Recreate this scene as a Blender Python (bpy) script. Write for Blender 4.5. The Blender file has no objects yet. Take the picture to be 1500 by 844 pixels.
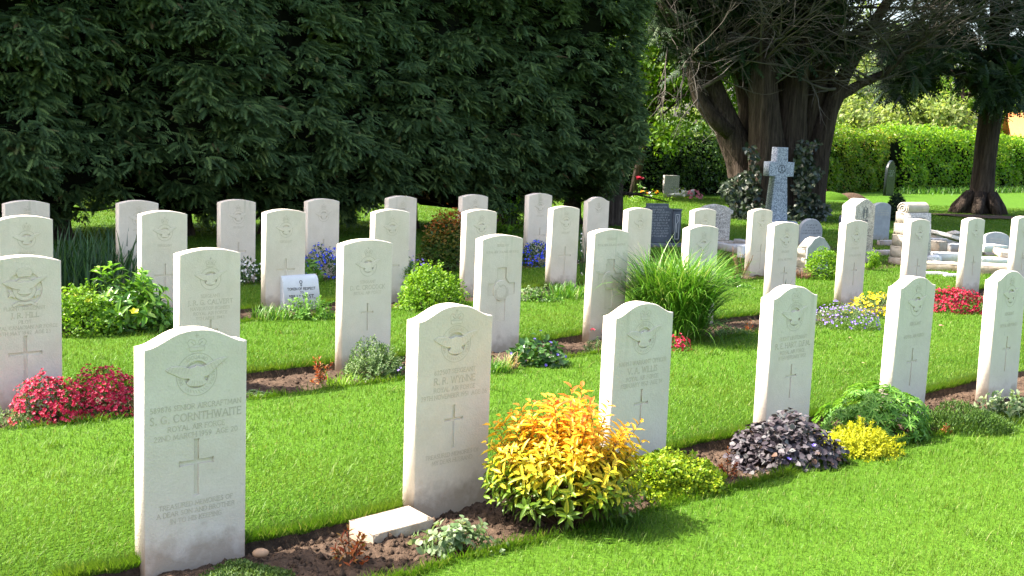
import bpy, bmesh, math, random
import numpy as np
from mathutils import Vector, Matrix
from mathutils.geometry import tessellate_polygon
C = bpy.context.scene
COL = C.collection
PI = math.pi
# ------------------------------------------------------------------ camera
F_PX, PITCH, ROLL, EYE, ROW = 1696.15, 0.12873, 0.03753, 1.5035, 0.71741
cp, sp, cr, sr = math.cos(PITCH), math.sin(PITCH), math.cos(ROLL), math.sin(ROLL)
r0, u0, fw = Vector((1, 0, 0)), Vector((0, sp, cp)), Vector((0, cp, -sp))
right, up = cr*r0 + sr*u0, -sr*r0 + cr*u0
cam = bpy.data.cameras.new('camera')
cam.sensor_width = 36.0
cam.lens = F_PX/1500*36
cam.clip_end = 2000
co = bpy.data.objects.new('camera', cam)
COL.objects.link(co)
m = Matrix((right, up, -fw)).transposed().to_4x4()
m.translation = Vector((0, 0, EYE))
co.matrix_world = m
C.camera = co
# ------------------------------------------------------------------ light
SUN_EL, SUN_AZ = math.radians(50), math.radians(175)      # azimuth of the direction to the sun, from +x
w = bpy.data.worlds.new('World')
C.world = w
w.use_nodes = True
nt = w.node_tree
sky = nt.nodes.new('ShaderNodeTexSky')
sky.sky_type = 'NISHITA'
sky.sun_disc = False
sky.sun_elevation = SUN_EL
sky.sun_rotation = PI/2 - SUN_AZ
sky.air_density = 1.0
sky.dust_density = 5.0
sky.ozone_density = 0.6
bg = nt.nodes['Background']
bg.inputs['Strength'].default_value = 0.15
nt.links.new(sky.outputs[0], bg.inputs['Color'])
sl = bpy.data.lights.new('sun', 'SUN')
sl.energy = 4.6
sl.angle = math.radians(0.53)
sl.color = (1.0, 0.94, 0.84)
so = bpy.data.objects.new('sun', sl)
COL.objects.link(so)
so.rotation_euler = Vector((-math.cos(SUN_AZ)*math.cos(SUN_EL), -math.sin(SUN_AZ)*math.cos(SUN_EL), -math.sin(SUN_EL))).to_track_quat('-Z', 'Y').to_euler()
so.location = (-20, 0, 30)
vs = C.view_settings
vs.view_transform = 'Standard'
vs.look = 'None'
vs.gamma = 1
vs.use_curve_mapping = False
vs.exposure = 1.85
C.render.engine = 'CYCLES'
C.cycles.max_bounces = 6
C.cycles.diffuse_bounces = 3
C.cycles.transmission_bounces = 3
C.cycles.transparent_max_bounces = 4
C.cycles.caustics_reflective = False
C.cycles.caustics_refractive = False

# ------------------------------------------------------------------ helpers
def ray(u, v):
    a, b = u - 750, v - 422
    x, y = a*cr + b*sr, -a*sr + b*cr
    return Vector((x, 0, 0)) + fw*F_PX - u0*y
def gnd(u, v, z=0.0):
    d = ray(u, v)
    return Vector((0, 0, EYE)) + d*((z - EYE)/d.z)
def at(u, v, depth):
    d = ray(u, v)
    return Vector((0, 0, EYE)) + d*(depth/d.y)
RV = Vector((math.cos(ROW), math.sin(ROW), 0))
NV = Vector((-math.sin(ROW), math.cos(ROW), 0))
def st(s, t, z=0.0):
    return NV*s + RV*t + Vector((0, 0, z))
def to_st(p):
    return p.dot(NV), p.dot(RV)

def tag(o, label=None, cat=None, group=None, kind=None):
    if label: o['label'] = label
    if cat: o['category'] = cat
    if group: o['group'] = group
    if kind: o['kind'] = kind
    return o
def thing(name, label, cat, loc, rz=0.0, group=None):
    o = bpy.data.objects.new(name, None)
    COL.objects.link(o)
    o.empty_display_size = 0.1
    o.location = loc
    o.rotation_euler = (0, 0, rz)
    return tag(o, label, cat, group)
def mk(name, V, F, mats, parent=None, loc=None, rz=0.0, smooth=False, midx=None):
    V = np.asarray(V, np.float32).reshape(-1, 3)
    me = bpy.data.meshes.new(name)
    if isinstance(F, np.ndarray):
        n, k = F.shape
        tot = np.full(n, k, np.int32); idx = F.astype(np.int32).ravel()
    else:
        tot = np.array([len(f) for f in F], np.int32)
        idx = np.array([i for f in F for i in f], np.int32)
    me.vertices.add(len(V)); me.vertices.foreach_set('co', V.ravel())
    me.loops.add(len(idx)); me.loops.foreach_set('vertex_index', idx)
    me.polygons.add(len(tot))
    me.polygons.foreach_set('loop_start', np.concatenate([[0], np.cumsum(tot)[:-1]]).astype(np.int32))
    me.polygons.foreach_set('loop_total', tot)
    if midx is not None: me.polygons.foreach_set('material_index', np.asarray(midx, np.int32))
    if smooth: me.polygons.foreach_set('use_smooth', np.ones(len(tot), bool))
    for mm in (mats if isinstance(mats, (list, tuple)) else [mats]): me.materials.append(mm)
    me.update(calc_edges=True)
    o = bpy.data.objects.new(name, me)
    COL.objects.link(o)
    if parent is not None: o.parent = parent
    if loc is not None: o.location = loc
    o.rotation_euler = (0, 0, rz)
    return o
def nrm(a):
    return a/np.maximum(np.linalg.norm(a, axis=-1, keepdims=True), 1e-9)
# value noise
def vn(x, y, seed=0):
    x = np.asarray(x, float); y = np.asarray(y, float)
    xi, yi = np.floor(x).astype(np.int64), np.floor(y).astype(np.int64)
    fx, fy = x - xi, y - yi
    fx, fy = fx*fx*(3 - 2*fx), fy*fy*(3 - 2*fy)
    def h(a, b):
        n = (a*374761393 + b*668265263 + seed*982451653) & 0x7fffffff
        n = ((n ^ (n >> 13))*1274126177) & 0x7fffffff
        return ((n ^ (n >> 16)) & 0xffff)/65535.0
    return (h(xi, yi)*(1-fx) + h(xi+1, yi)*fx)*(1-fy) + (h(xi, yi+1)*(1-fx) + h(xi+1, yi+1)*fx)*fy
def fbm(x, y, seed=0, o=3):
    r, a, tot = 0, 1, 0
    for i in range(o):
        r = r + a*vn(x*2**i, y*2**i, seed + i*17); tot += a; a *= .5
    return r/tot

class LB:
    """collects leaves cut from one template"""
    DIA = (np.array([(0, 0, 0), (-.5, .42, .12), (0, 1, -.05), (.5, .42, .12)]), np.array([(0, 3, 2), (0, 2, 1)]))
    LEAF = (np.array([(0, 0, 0), (-.40, .28, .10), (-.38, .62, .05), (0, 1, -.16), (.38, .62, .05), (.40, .28, .10), (0, .30, 0), (0, .64, -.05)]),
            np.array([(0, 6, 1), (0, 5, 6), (6, 7, 2), (6, 2, 1), (6, 5, 4), (6, 4, 7), (7, 3, 2), (7, 4, 3)]))
    BLADE = (np.array([(-.5, 0, 0), (.5, 0, 0), (-.38, .55, .10), (.38, .55, .10), (0, 1, .42)]), np.array([(0, 1, 3), (0, 3, 2), (2, 3, 4)]))
    @staticmethod
    def frond():
        V, F = [], []
        K = 7
        for k in range(K + 1):
            q = k/K
            V.append((0, q, -.28*q*q))
        for k in range(K):
            q = (k + .5)/K
            ln = .34*(1 - .75*q) + .05
            for sg in (-1, 1):
                V.append((sg*ln*.75, k/K + ln*.75, -.28*q*q - .06 - .25*ln*ln*3))
                F.append((k, k+1, len(V)-1) if sg < 0 else (k+1, k, len(V)-1))
        return np.array(V), np.array(F)
    def __init__(self): self.V, self.F, self.n = [], [], 0
    def add(self, P, A, N, L, W, tm):
        tv, tf = tm
        P = np.asarray(P, float); n = len(P)
        if n == 0: return self
        A = nrm(np.broadcast_to(np.asarray(A, float), P.shape)); N = np.broadcast_to(np.asarray(N, float), P.shape)
        S = nrm(np.cross(A, N) + 1e-6); N = np.cross(S, A)
        L = np.broadcast_to(np.asarray(L, float), (n,)); W = np.broadcast_to(np.asarray(W, float), (n,))
        v = P[:, None] + S[:, None]*(tv[None, :, 0:1]*W[:, None, None]) + A[:, None]*(tv[None, :, 1:2]*L[:, None, None]) + N[:, None]*(tv[None, :, 2:3]*L[:, None, None])
        f = tf[None] + (self.n + np.arange(n)*len(tv))[:, None, None]
        self.V.append(v.reshape(-1, 3)); self.F.append(f.reshape(-1, 3)); self.n += n*len(tv)
        return self
    def raw(self, V, F):
        self.V.append(np.asarray(V, float)); self.F.append(np.asarray(F) + self.n); self.n += len(V)
        return self
    def build(self, name, mat, parent=None, **kw):
        return mk(name, np.concatenate(self.V), np.concatenate(self.F), mat, parent, **kw)
FROND = LB.frond()

class MB:
    """collects solids for one mesh"""
    def __init__(self): self.V, self.F, self.M = [], [], []
    def raw(self, V, F, mi=0):
        b = len(self.V)
        self.V += [tuple(v) for v in V]
        self.F += [tuple(i + b for i in f) for f in F]; self.M += [mi]*len(F)
    def box(self, x0, x1, y0, y1, z0, z1, c=0.0, mi=0):
        """box with chamfered vertical and top edges"""
        if c <= 0:
            V = [(x, y, z) for z in (z0, z1) for x, y in ((x0, y0), (x1, y0), (x1, y1), (x0, y1))]
            return self.raw(V, [(3, 2, 1, 0), (4, 5, 6, 7), (0, 1, 5, 4), (1, 2, 6, 5), (2, 3, 7, 6), (3, 0, 4, 7)], mi)
        def ring(k, z): return [(x0+k, y0, z), (x1-k, y0, z), (x1, y0+k, z), (x1, y1-k, z), (x1-k, y1, z), (x0+k, y1, z), (x0, y1-k, z), (x0, y0+k, z)]
        R = ring(c, z0) + ring(c, z1 - c) + [(min(max(x, x0+c), x1-c), min(max(y, y0+c), y1-c), z1) for x, y, z in ring(c, z1)]
        F = [tuple(range(7, -1, -1))] + [(k*8+i, k*8+(i+1) % 8, k*8+8+(i+1) % 8, k*8+8+i) for k in (0, 1) for i in range(8)]
        F += [(16, 17, 19, 21) ] if False else [tuple(range(16, 24))]
        self.raw(R, F, mi)
    def prism(self, pts, y0, y1, mi=0, c=0.0):
        """outline in x,z extruded from the front y0 to the back y1, front and back edges chamfered by c"""
        n = len(pts)
        ins = inset(pts, c) if c > 0 else pts
        rings = [[(x, y0, z) for x, z in ins]]
        if c > 0: rings += [[(x, y0 + c, z) for x, z in pts], [(x, y1 - c, z) for x, z in pts]]
        rings += [[(x, y1, z) for x, z in ins]]
        V = [p for r in rings for p in r]
        F = []
        for k in range(len(rings) - 1):
            F += [(k*n + i, k*n + n + i, k*n + n + (i+1) % n, k*n + (i+1) % n) for i in range(n)]
        self.raw(V, F, mi)
        tr = tessellate_polygon([[Vector((x, z, 0)) for x, z in ins]])
        self.raw(rings[0], orient([t for t in tr], ins, False), mi)
        self.raw(rings[-1], orient([t for t in tr], ins, True), mi)
    def tube(self, P, R, sides=8, mi=0, cap=True):
        P = [Vector(p) for p in P]; b = len(self.V); n = len(P)
        a = None
        for i, p in enumerate(P):
            d = (P[min(i+1, n-1)] - P[max(i-1, 0)]).normalized()
            if a is None:
                a = d.orthogonal().normalized()
            a = (a - d*a.dot(d)).normalized(); bb = d.cross(a)
            for k in range(sides):
                q = 2*PI*k/sides
                self.V.append(tuple(p + (a*math.cos(q) + bb*math.sin(q))*R[i]))
        for i in range(n-1):
            for k in range(sides):
                self.F.append((b+i*sides+k, b+i*sides+(k+1) % sides, b+(i+1)*sides+(k+1) % sides, b+(i+1)*sides+k)); self.M.append(mi)
        if cap:
            self.F.append(tuple(b+(n-1)*sides+k for k in range(sides))); self.M.append(mi)
            self.F.append(tuple(b+k for k in reversed(range(sides)))); self.M.append(mi)
    def build(self, name, mats, parent=None, **kw):
        return mk(name, self.V, self.F, mats, parent, midx=self.M, **kw)
def area(p): return .5*sum(p[i][0]*p[(i+1) % len(p)][1] - p[(i+1) % len(p)][0]*p[i][1] for i in range(len(p)))
def orient(tris, pts, back):
    """triangles of a flat x,z outline so that they face -y (front) or +y"""
    out = []
    for a, b, c in tris:
        pa, pb, pc = pts[a], pts[b], pts[c]
        cw = (pb[0]-pa[0])*(pc[1]-pa[1]) - (pc[0]-pa[0])*(pb[1]-pa[1])
        # (x,z) ccw seen from -y
        out.append((a, b, c) if (cw > 0) != back else (a, c, b))
    return out
def inset(p, c):
    n = len(p); out = []
    sgn = 1 if area(p) > 0 else -1
    for i in range(n):
        a, b, d = Vector(p[i-1]), Vector(p[i]), Vector(p[(i+1) % n])
        e1, e2 = (b-a).normalized(), (d-b).normalized()
        n1, n2 = Vector((-e1.y, e1.x))*sgn, Vector((-e2.y, e2.x))*sgn
        mv = n1 + n2
        k = max(.35, 1 + n1.dot(n2))
        q = b + mv*(c/k)
        out.append((q.x, q.y))
    return out

# ------------------------------------------------------------------ materials
def base_mat(name):
    mt = bpy.data.materials.new(name); mt.use_nodes = True
    t = mt.node_tree
    return mt, t, t.nodes['Principled BSDF'], t.nodes['Material Output']
def nd(t, ty, **kw):
    n = t.nodes.new(ty)
    for k, v in kw.items():
        if hasattr(n, k): setattr(n, k, v)
        else: n.inputs[k].default_value = v
    return n
def ramp(t, src, stops, interp='LINEAR'):
    r = nd(t, 'ShaderNodeValToRGB')
    r.color_ramp.interpolation = interp
    e = r.color_ramp.elements
    while len(e) < len(stops): e.new(.5)
    for el, (p, c) in zip(e, stops):
        el.position = p; el.color = (*c, 1)
    t.links.new(src, r.inputs[0])
    return r.outputs[0]
def mixc(t, f, a, b, mode='MIX'):
    n = nd(t, 'ShaderNodeMix', data_type='RGBA', blend_type=mode)
    for s, val in ((0, f), (6, a), (7, b)):
        if isinstance(val, (int, float)): n.inputs[s].default_value = val
        elif isinstance(val, tuple): n.inputs[s].default_value = (*val, 1)
        else: t.links.new(val, n.inputs[s])
    return n.outputs[2]
def mth(t, op, a, b=0.0, clamp=False):
    n = nd(t, 'ShaderNodeMath', operation=op, use_clamp=clamp)
    for i, val in enumerate((a, b)):
        if isinstance(val, (int, float)): n.inputs[i].default_value = val
        else: t.links.new(val, n.inputs[i])
    return n.outputs[0]
def noise(t, vec, scale, detail=3, rough=.55):
    n = nd(t, 'ShaderNodeTexNoise', Scale=scale, Detail=detail, Roughness=rough)
    if vec is not None: t.links.new(vec, n.inputs['Vector'])
    return n.outputs[0]
def coords(t, per_object=True, scale=None):
    tc = nd(t, 'ShaderNodeTexCoord').outputs['Object']
    if per_object:
        oi = nd(t, 'ShaderNodeObjectInfo').outputs['Random']
        k = mth(t, 'MULTIPLY', oi, 60.0)
        a = nd(t, 'ShaderNodeVectorMath', operation='ADD')
        t.links.new(tc, a.inputs[0]); t.links.new(k, a.inputs[1])
        o = a.outputs[0]
    else: o = tc
    if scale:
        mp = nd(t, 'ShaderNodeVectorMath', operation='MULTIPLY')
        t.links.new(o, mp.inputs[0]); mp.inputs[1].default_value = scale
        o = mp.outputs[0]
    return o, tc
def bump(t, bs, h, strength, dist):
    b = nd(t, 'ShaderNodeBump', Strength=strength, Distance=dist)
    t.links.new(h, b.inputs['Height']); t.links.new(b.outputs[0], bs.inputs['Normal'])

def leaf_mat(name, stops, trans=.35, rough=.45, zstops=None, patch=None, spec=.4, tint=(1.15, 1.1, .6)):
    """leaf colour differs from leaf to leaf; zstops: colour by height on the plant; patch: (scale, colour, amount)"""
    mt, t, bs, out = base_mat(name)
    ri = nd(t, 'ShaderNodeNewGeometry').outputs['Random Per Island']
    c = ramp(t, ri, stops)
    co_, tc = coords(t, False)
    if zstops:
        sx = nd(t, 'ShaderNodeSeparateXYZ'); t.links.new(tc, sx.inputs[0])
        h = mth(t, 'ADD', mth(t, 'MULTIPLY', sx.outputs[2], 1/zstops[0]), mth(t, 'MULTIPLY', mth(t, 'SUBTRACT', ri, .5), zstops[1]))
        hc = ramp(t, h, zstops[2])
        c = mixc(t, .94, c, hc)
    if patch:
        f = mth(t, 'SUBTRACT', noise(t, co_, patch[0], 2), .5)
        f = mth(t, 'MULTIPLY', f, 5.0); f = mth(t, 'ADD', f, patch[2], True)
        c = mixc(t, f, c, patch[1])
    t.links.new(c, bs.inputs['Base Color'])
    bs.inputs['Roughness'].default_value = rough
    bs.inputs['Specular IOR Level'].default_value = spec
    tr = nd(t, 'ShaderNodeBsdfTranslucent')
    tcol = mixc(t, 1.0, c, tint, 'MULTIPLY')
    t.links.new(tcol, tr.inputs['Color'])
    mx = nd(t, 'ShaderNodeMixShader'); mx.inputs[0].default_value = trans
    t.links.new(bs.outputs[0], mx.inputs[1]); t.links.new(tr.outputs[0], mx.inputs[2])
    t.links.new(mx.outputs[0], out.inputs[0])
    return mt
def stone_mat(name, a, b, stain=(.30, .21, .13), stain_h=.10, rough=.85, grain=140, gstr=.35, streak=(.42, .40, .28), streak_amt=.35, speck=None):
    mt, t, bs, out = base_mat(name)
    co_, tc = coords(t)
    c = mixc(t, ramp(t, noise(t, co_, 5, 4, .65), [(.36, (0, 0, 0)), (.64, (1, 1, 1))]), a, b)
    fine = noise(t, co_, grain, 2)
    c = mixc(t, .10, c, ramp(t, fine, [(.3, (.35, .33, .28)), (.7, (1, 1, 1))]), 'MULTIPLY')
    if speck:
        vo = nd(t, 'ShaderNodeTexVoronoi', Scale=speck[0]); t.links.new(co_, vo.inputs['Vector'])
        sv = ramp(t, vo.outputs['Color'], [(.35, speck[1]), (.5, a), (.75, speck[2])], 'CONSTANT')
        c = mixc(t, .7, c, sv)
    sx = nd(t, 'ShaderNodeSeparateXYZ'); t.links.new(tc, sx.inputs[0])
    h = mth(t, 'ADD', sx.outputs[2], mth(t, 'MULTIPLY', mth(t, 'SUBTRACT', noise(t, co_, 14, 3), .5), .22))
    f = nd(t, 'ShaderNodeMapRange', clamp=True); t.links.new(h, f.inputs[0])
    f.inputs[1].default_value = 0.0; f.inputs[2].default_value = stain_h; f.inputs[3].default_value = .62; f.inputs[4].default_value = 0
    c = mixc(t, f.outputs[0], c, stain)
    cs, _ = coords(t, True, (16, 16, 1.1))
    s = ramp(t, noise(t, cs, 1.0, 3), [(.56, (0, 0, 0)), (.74, (1, 1, 1))])
    hi = nd(t, 'ShaderNodeMapRange', clamp=True); t.links.new(sx.outputs[2], hi.inputs[0])
    vr = nd(t, 'ShaderNodeObjectInfo').outputs['Random']
    s = mth(t, 'MULTIPLY', s, mth(t, 'ADD', mth(t, 'MULTIPLY', mth(t, 'FRACT', mth(t, 'MULTIPLY', vr, 7.3)), 1.3), .25), True)
    hi.inputs[1].default_value = .50; hi.inputs[2].default_value = .82; hi.inputs[3].default_value = 0; hi.inputs[4].default_value = streak_amt
    c = mixc(t, mth(t, 'MULTIPLY', s, hi.outputs[0]), c, streak)
    lich = ramp(t, noise(t, co_, 22, 2, .7), [(.70, (0, 0, 0)), (.80, (1, 1, 1))])
    c = mixc(t, mth(t, 'MULTIPLY', lich, .28), c, (.33, .32, .24))
    t.links.new(c, bs.inputs['Base Color'])
    bs.inputs['Roughness'].default_value = rough
    bs.inputs['Specular IOR Level'].default_value = .2
    bump(t, bs, mth(t, 'ADD', fine, mth(t, 'MULTIPLY', noise(t, co_, 30, 3), 1.2)), gstr, .004)
    return mt
def plain_mat(name, col, rough=.8, var=.25, scale=12, bumpy=0.0, bscale=40, spec=.3):
    mt, t, bs, out = base_mat(name)
    co_, tc = coords(t)
    n = noise(t, co_, scale, 4)
    d = tuple(x*(1 - var) for x in col); l = tuple(min(1, x*(1 + var)) for x in col)
    t.links.new(ramp(t, n, [(.3, d), (.7, l)]), bs.inputs['Base Color'])
    bs.inputs['Roughness'].default_value = rough
    bs.inputs['Specular IOR Level'].default_value = spec
    if bumpy: bump(t, bs, noise(t, co_, bscale, 4), bumpy, .02)
    return mt
M = {}
M['portland'] = stone_mat('portland_stone', (.785, .690, .585), (.725, .630, .52), streak_amt=.5)
M['groove'] = plain_mat('shaded_grimy_incision', (.57, .49, .375), .95, .15, 40)  # darker than the stone: colour holds both shade and dirt of the cuts
M['foot_stone'] = stone_mat('mossy_foot_stone', (.66, .58, .47), (.50, .43, .34), stain_h=.07, gstr=.7)
M['lead'] = plain_mat('black_lettering', (.06, .06, .065), .7, .2)
M['white_marble'] = stone_mat('white_marble', (.74, .75, .76), (.66, .67, .69), stain=(.55, .5, .4), stain_h=.05, gstr=.1, streak_amt=.1)
M['cream_rough'] = stone_mat('rough_cream_stone', (.52, .46, .38), (.40, .35, .28), gstr=1.0, grain=45)
M['grey_stone'] = stone_mat('grey_stone', (.42, .43, .44), (.33, .34, .35), gstr=.4)
M['granite_pale'] = stone_mat('pale_granite', (.40, .44, .49), (.33, .37, .42), gstr=.3, speck=(70, (.16, .18, .21), (.60, .64, .68)), streak_amt=.1)
M['granite_cream'] = stone_mat('speckled_cream_granite', (.55, .51, .45), (.48, .45, .40), gstr=.3, speck=(80, (.30, .28, .25), (.68, .65, .60)))
M['slate'] = stone_mat('dark_slate', (.10, .115, .135), (.075, .085, .10), gstr=.2, stain_h=.03, streak=(.16, .17, .18))
M['granite_black'] = plain_mat('polished_dark_granite', (.018, .024, .026), .22, .3, 60, spec=.5)
M['soil'] = plain_mat('garden_soil', (.080, .053, .036), .95, .5, 28, .6, 160, spec=.1)
M['soil_dark'] = plain_mat('turf_edge_soil', (.05, .034, .022), .95, .4, 30, .6, 90, spec=.1)
def bark_mat(name='tree_bark', k=1.0):
    mt, t, bs, out = base_mat(name)
    c1, _ = coords(t, False, (7, 7, .55)); c2, _ = coords(t, False, (26, 26, 2.2))
    n1, n2 = noise(t, c1, 1.0, 4), noise(t, c2, 1.0, 4, .7)
    c = ramp(t, n1, [(p, tuple(x*k for x in c_)) for p, c_ in ((.3, (.055, .042, .034)), (.55, (.105, .080, .064)), (.75, (.17, .135, .11)))])
    c = mixc(t, .6, c, ramp(t, n2, [(.36, (.22, .2, .18)), (.62, (1.4, 1.32, 1.25))]), 'MULTIPLY')
    t.links.new(c, bs.inputs['Base Color']); bs.inputs['Roughness'].default_value = .95; bs.inputs['Specular IOR Level'].default_value = .1
    bump(t, bs, mth(t, 'ADD', n1, n2), 1.0, .12)
    return mt
M['bark'] = bark_mat()
M['twig'] = plain_mat('bare_twig', (.10, .088, .076), .9, .35, 3, spec=.1)
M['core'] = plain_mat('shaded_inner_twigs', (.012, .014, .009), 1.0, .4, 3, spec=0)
M['pebble'] = plain_mat('ochre_pebble', (.50, .30, .17), .6, .12, 20)
M['stem'] = plain_mat('plant_stem', (.12, .07, .035), .8, .3, 30)
M['green_stem'] = plain_mat('green_stem', (.08, .14, .03), .6, .3, 30)
def lawn_mat():
    mt, t, bs, out = base_mat('lawn_turf')
    co_, tc = coords(t, False)
    n = noise(t, co_, .5, 4); n2 = noise(t, co_, 60, 3)
    c = mixc(t, n, (.052, .130, .008), (.076, .160, .011))
    c = mixc(t, .5, c, ramp(t, n2, [(.3, (.6, .6, .55)), (.7, (1.15, 1.15, 1.1))]), 'MULTIPLY')
    t.links.new(c, bs.inputs['Base Color']); bs.inputs['Roughness'].default_value = .9; bs.inputs['Specular IOR Level'].default_value = .1
    bump(t, bs, noise(t, co_, 45, 4), .8, .04)
    return mt
M['lawn'] = lawn_mat()
M['grass'] = leaf_mat('grass_blade', [(0, (.064, .156, .008)), (.6, (.089, .190, .011)), (.88, (.118, .220, .020)), (1, (.25, .25, .09))], .35, .5, patch=(.8, (.125, .205, .022), .1), spec=.2)

# ================================================================== ground
BEDS = [(3.10, 3.69, -3.0, 12.0), (5.75, 6.35, -3.0, 15.5), (8.13, 8.69, -3.0, 12.1), (10.02, 10.48, -3.0, 11.2)]
DEPTH = .06
def edge_s(s, t, k): return s + (fbm(t*2.2, 0*t + k*9.1, 5 + k) - .5)*.07 + (vn(t*14, 0*t, 40 + k) - .5)*.014
def bed_mask(t, t0, t1): return np.clip((t - t0)/.1, 0, 1)*np.clip((t1 - t)/.1, 0, 1)
tl = np.concatenate([[-500, -150, -60, -25, -10, -5], np.arange(-3.3, 15.9, .07), [17, 20, 25, 35, 60, 150, 500]])
lines = []      # (s values, z values, material of the strip that follows)
Z0 = np.zeros_like(tl)
for s in (-500, -120, -30, -8, -2, 0, 1.5): lines.append((tl*0 + s, Z0, 0))
for k, (s0, s1, t0, t1) in enumerate(BEDS):
    mk_ = bed_mask(tl, t0, t1)
    a, b = edge_s(s0, tl, 2*k), edge_s(s1, tl, 2*k + 1)
    lines += [(a, Z0, 1), (a + .012, -DEPTH*mk_, 1), (b - .012, -DEPTH*mk_, 1), (b, Z0, 0)]
    nxt = BEDS[k+1][0] if k < 3 else 13
    lines.append((tl*0 + (s1 + nxt)/2, Z0, 0))
for s in (13, 15, 18, 22, 30, 50, 100, 250, 500): lines.append((tl*0 + s, Z0, 0))
n_t = len(tl)
V = np.concatenate([np.stack([NV.x*s + RV.x*tl, NV.y*s + RV.y*tl, z], -1) for s, z, _ in lines])
F, MI = [], []
for i in range(len(lines) - 1):
    a = i*n_t + np.arange(n_t - 1)
    F.append(np.stack([a, a + 1, a + n_t + 1, a + n_t], -1)); MI.append(np.full(n_t - 1, lines[i][2]))
lawn = mk('lawn', V, np.concatenate(F), [M['lawn'], M['soil_dark']], midx=np.concatenate(MI))
tag(lawn, kind='structure')
rng = np.random.default_rng(7)
def clods(lb, rng, n, s0, s1, t0, t1, zf, r0_, r1_):
    """small lumps of earth"""
    ico = np.array([(1, 0, 0), (-1, 0, 0), (0, 1, 0), (0, -1, 0), (0, 0, 1), (0, 0, -1)], float)
    fo = np.array([(0, 2, 4), (2, 1, 4), (1, 3, 4), (3, 0, 4), (2, 0, 5), (1, 2, 5), (3, 1, 5), (0, 3, 5)])
    s = rng.uniform(s0, s1, n); t = rng.uniform(t0, t1, n)
    z = zf(s, t)
    P = np.stack([NV.x*s + RV.x*t, NV.y*s + RV.y*t, z], -1)
    R = r0_ + (r1_ - r0_)*rng.random(n)**3
    sh = ico[None]*R[:, None, None]*rng.uniform(.55, 1.25, (n, 6, 1)) + rng.normal(0, .15, (n, 6, 3))*R[:, None, None]
    lb.raw((P[:, None] + sh).reshape(-1, 3), (fo[None] + (np.arange(n)*6)[:, None, None]).reshape(-1, 3))
for k, (s0, s1, t0, t1) in enumerate(BEDS):
    stp = (.012, .02, .03, .04)[k]
    a0, a1 = (1.3, 8.6) if k == 0 else (t0, t1)
    ss, tt = np.meshgrid(np.arange(s0 - .02, s1 + .025, stp), np.arange(a0, a1, stp), indexing='ij')
    def zf(s, t, s0=s0, s1=s1, k=k):
        q = np.clip((s - s0)/(s1 - s0), 0, 1)
        prof = np.sin(PI*np.clip(q*.92 - .02, 0, 1))**.6*.042 - .012*q
        return -DEPTH + .008 + prof + (fbm(s*9, t*9, 60 + k, 3) - .5)*.045 + (fbm(s*45, t*45, 70 + k, 2) - .5)*.022
    z = zf(ss, tt)
    ni, nj = ss.shape
    V = np.stack([NV.x*ss + RV.x*tt, NV.y*ss + RV.y*tt, z], -1).reshape(-1, 3)
    a = (np.arange(ni - 1)[:, None]*nj + np.arange(nj - 1)[None]).ravel()
    lb = LB(); lb.raw(V, np.concatenate([np.stack([a, a + 1, a + nj + 1], -1), np.stack([a, a + nj + 1, a + nj], -1)])[:, ::-1])
    if k < 2: clods(lb, rng, (5200, 2600)[k], s0 + .03, s1 - .03, 1.8, (7.0, 9.0)[k], zf, .004, (.02, .018)[k])
    tag(lb.build('soil_bed', M['soil'], smooth=True), kind='structure')

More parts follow.
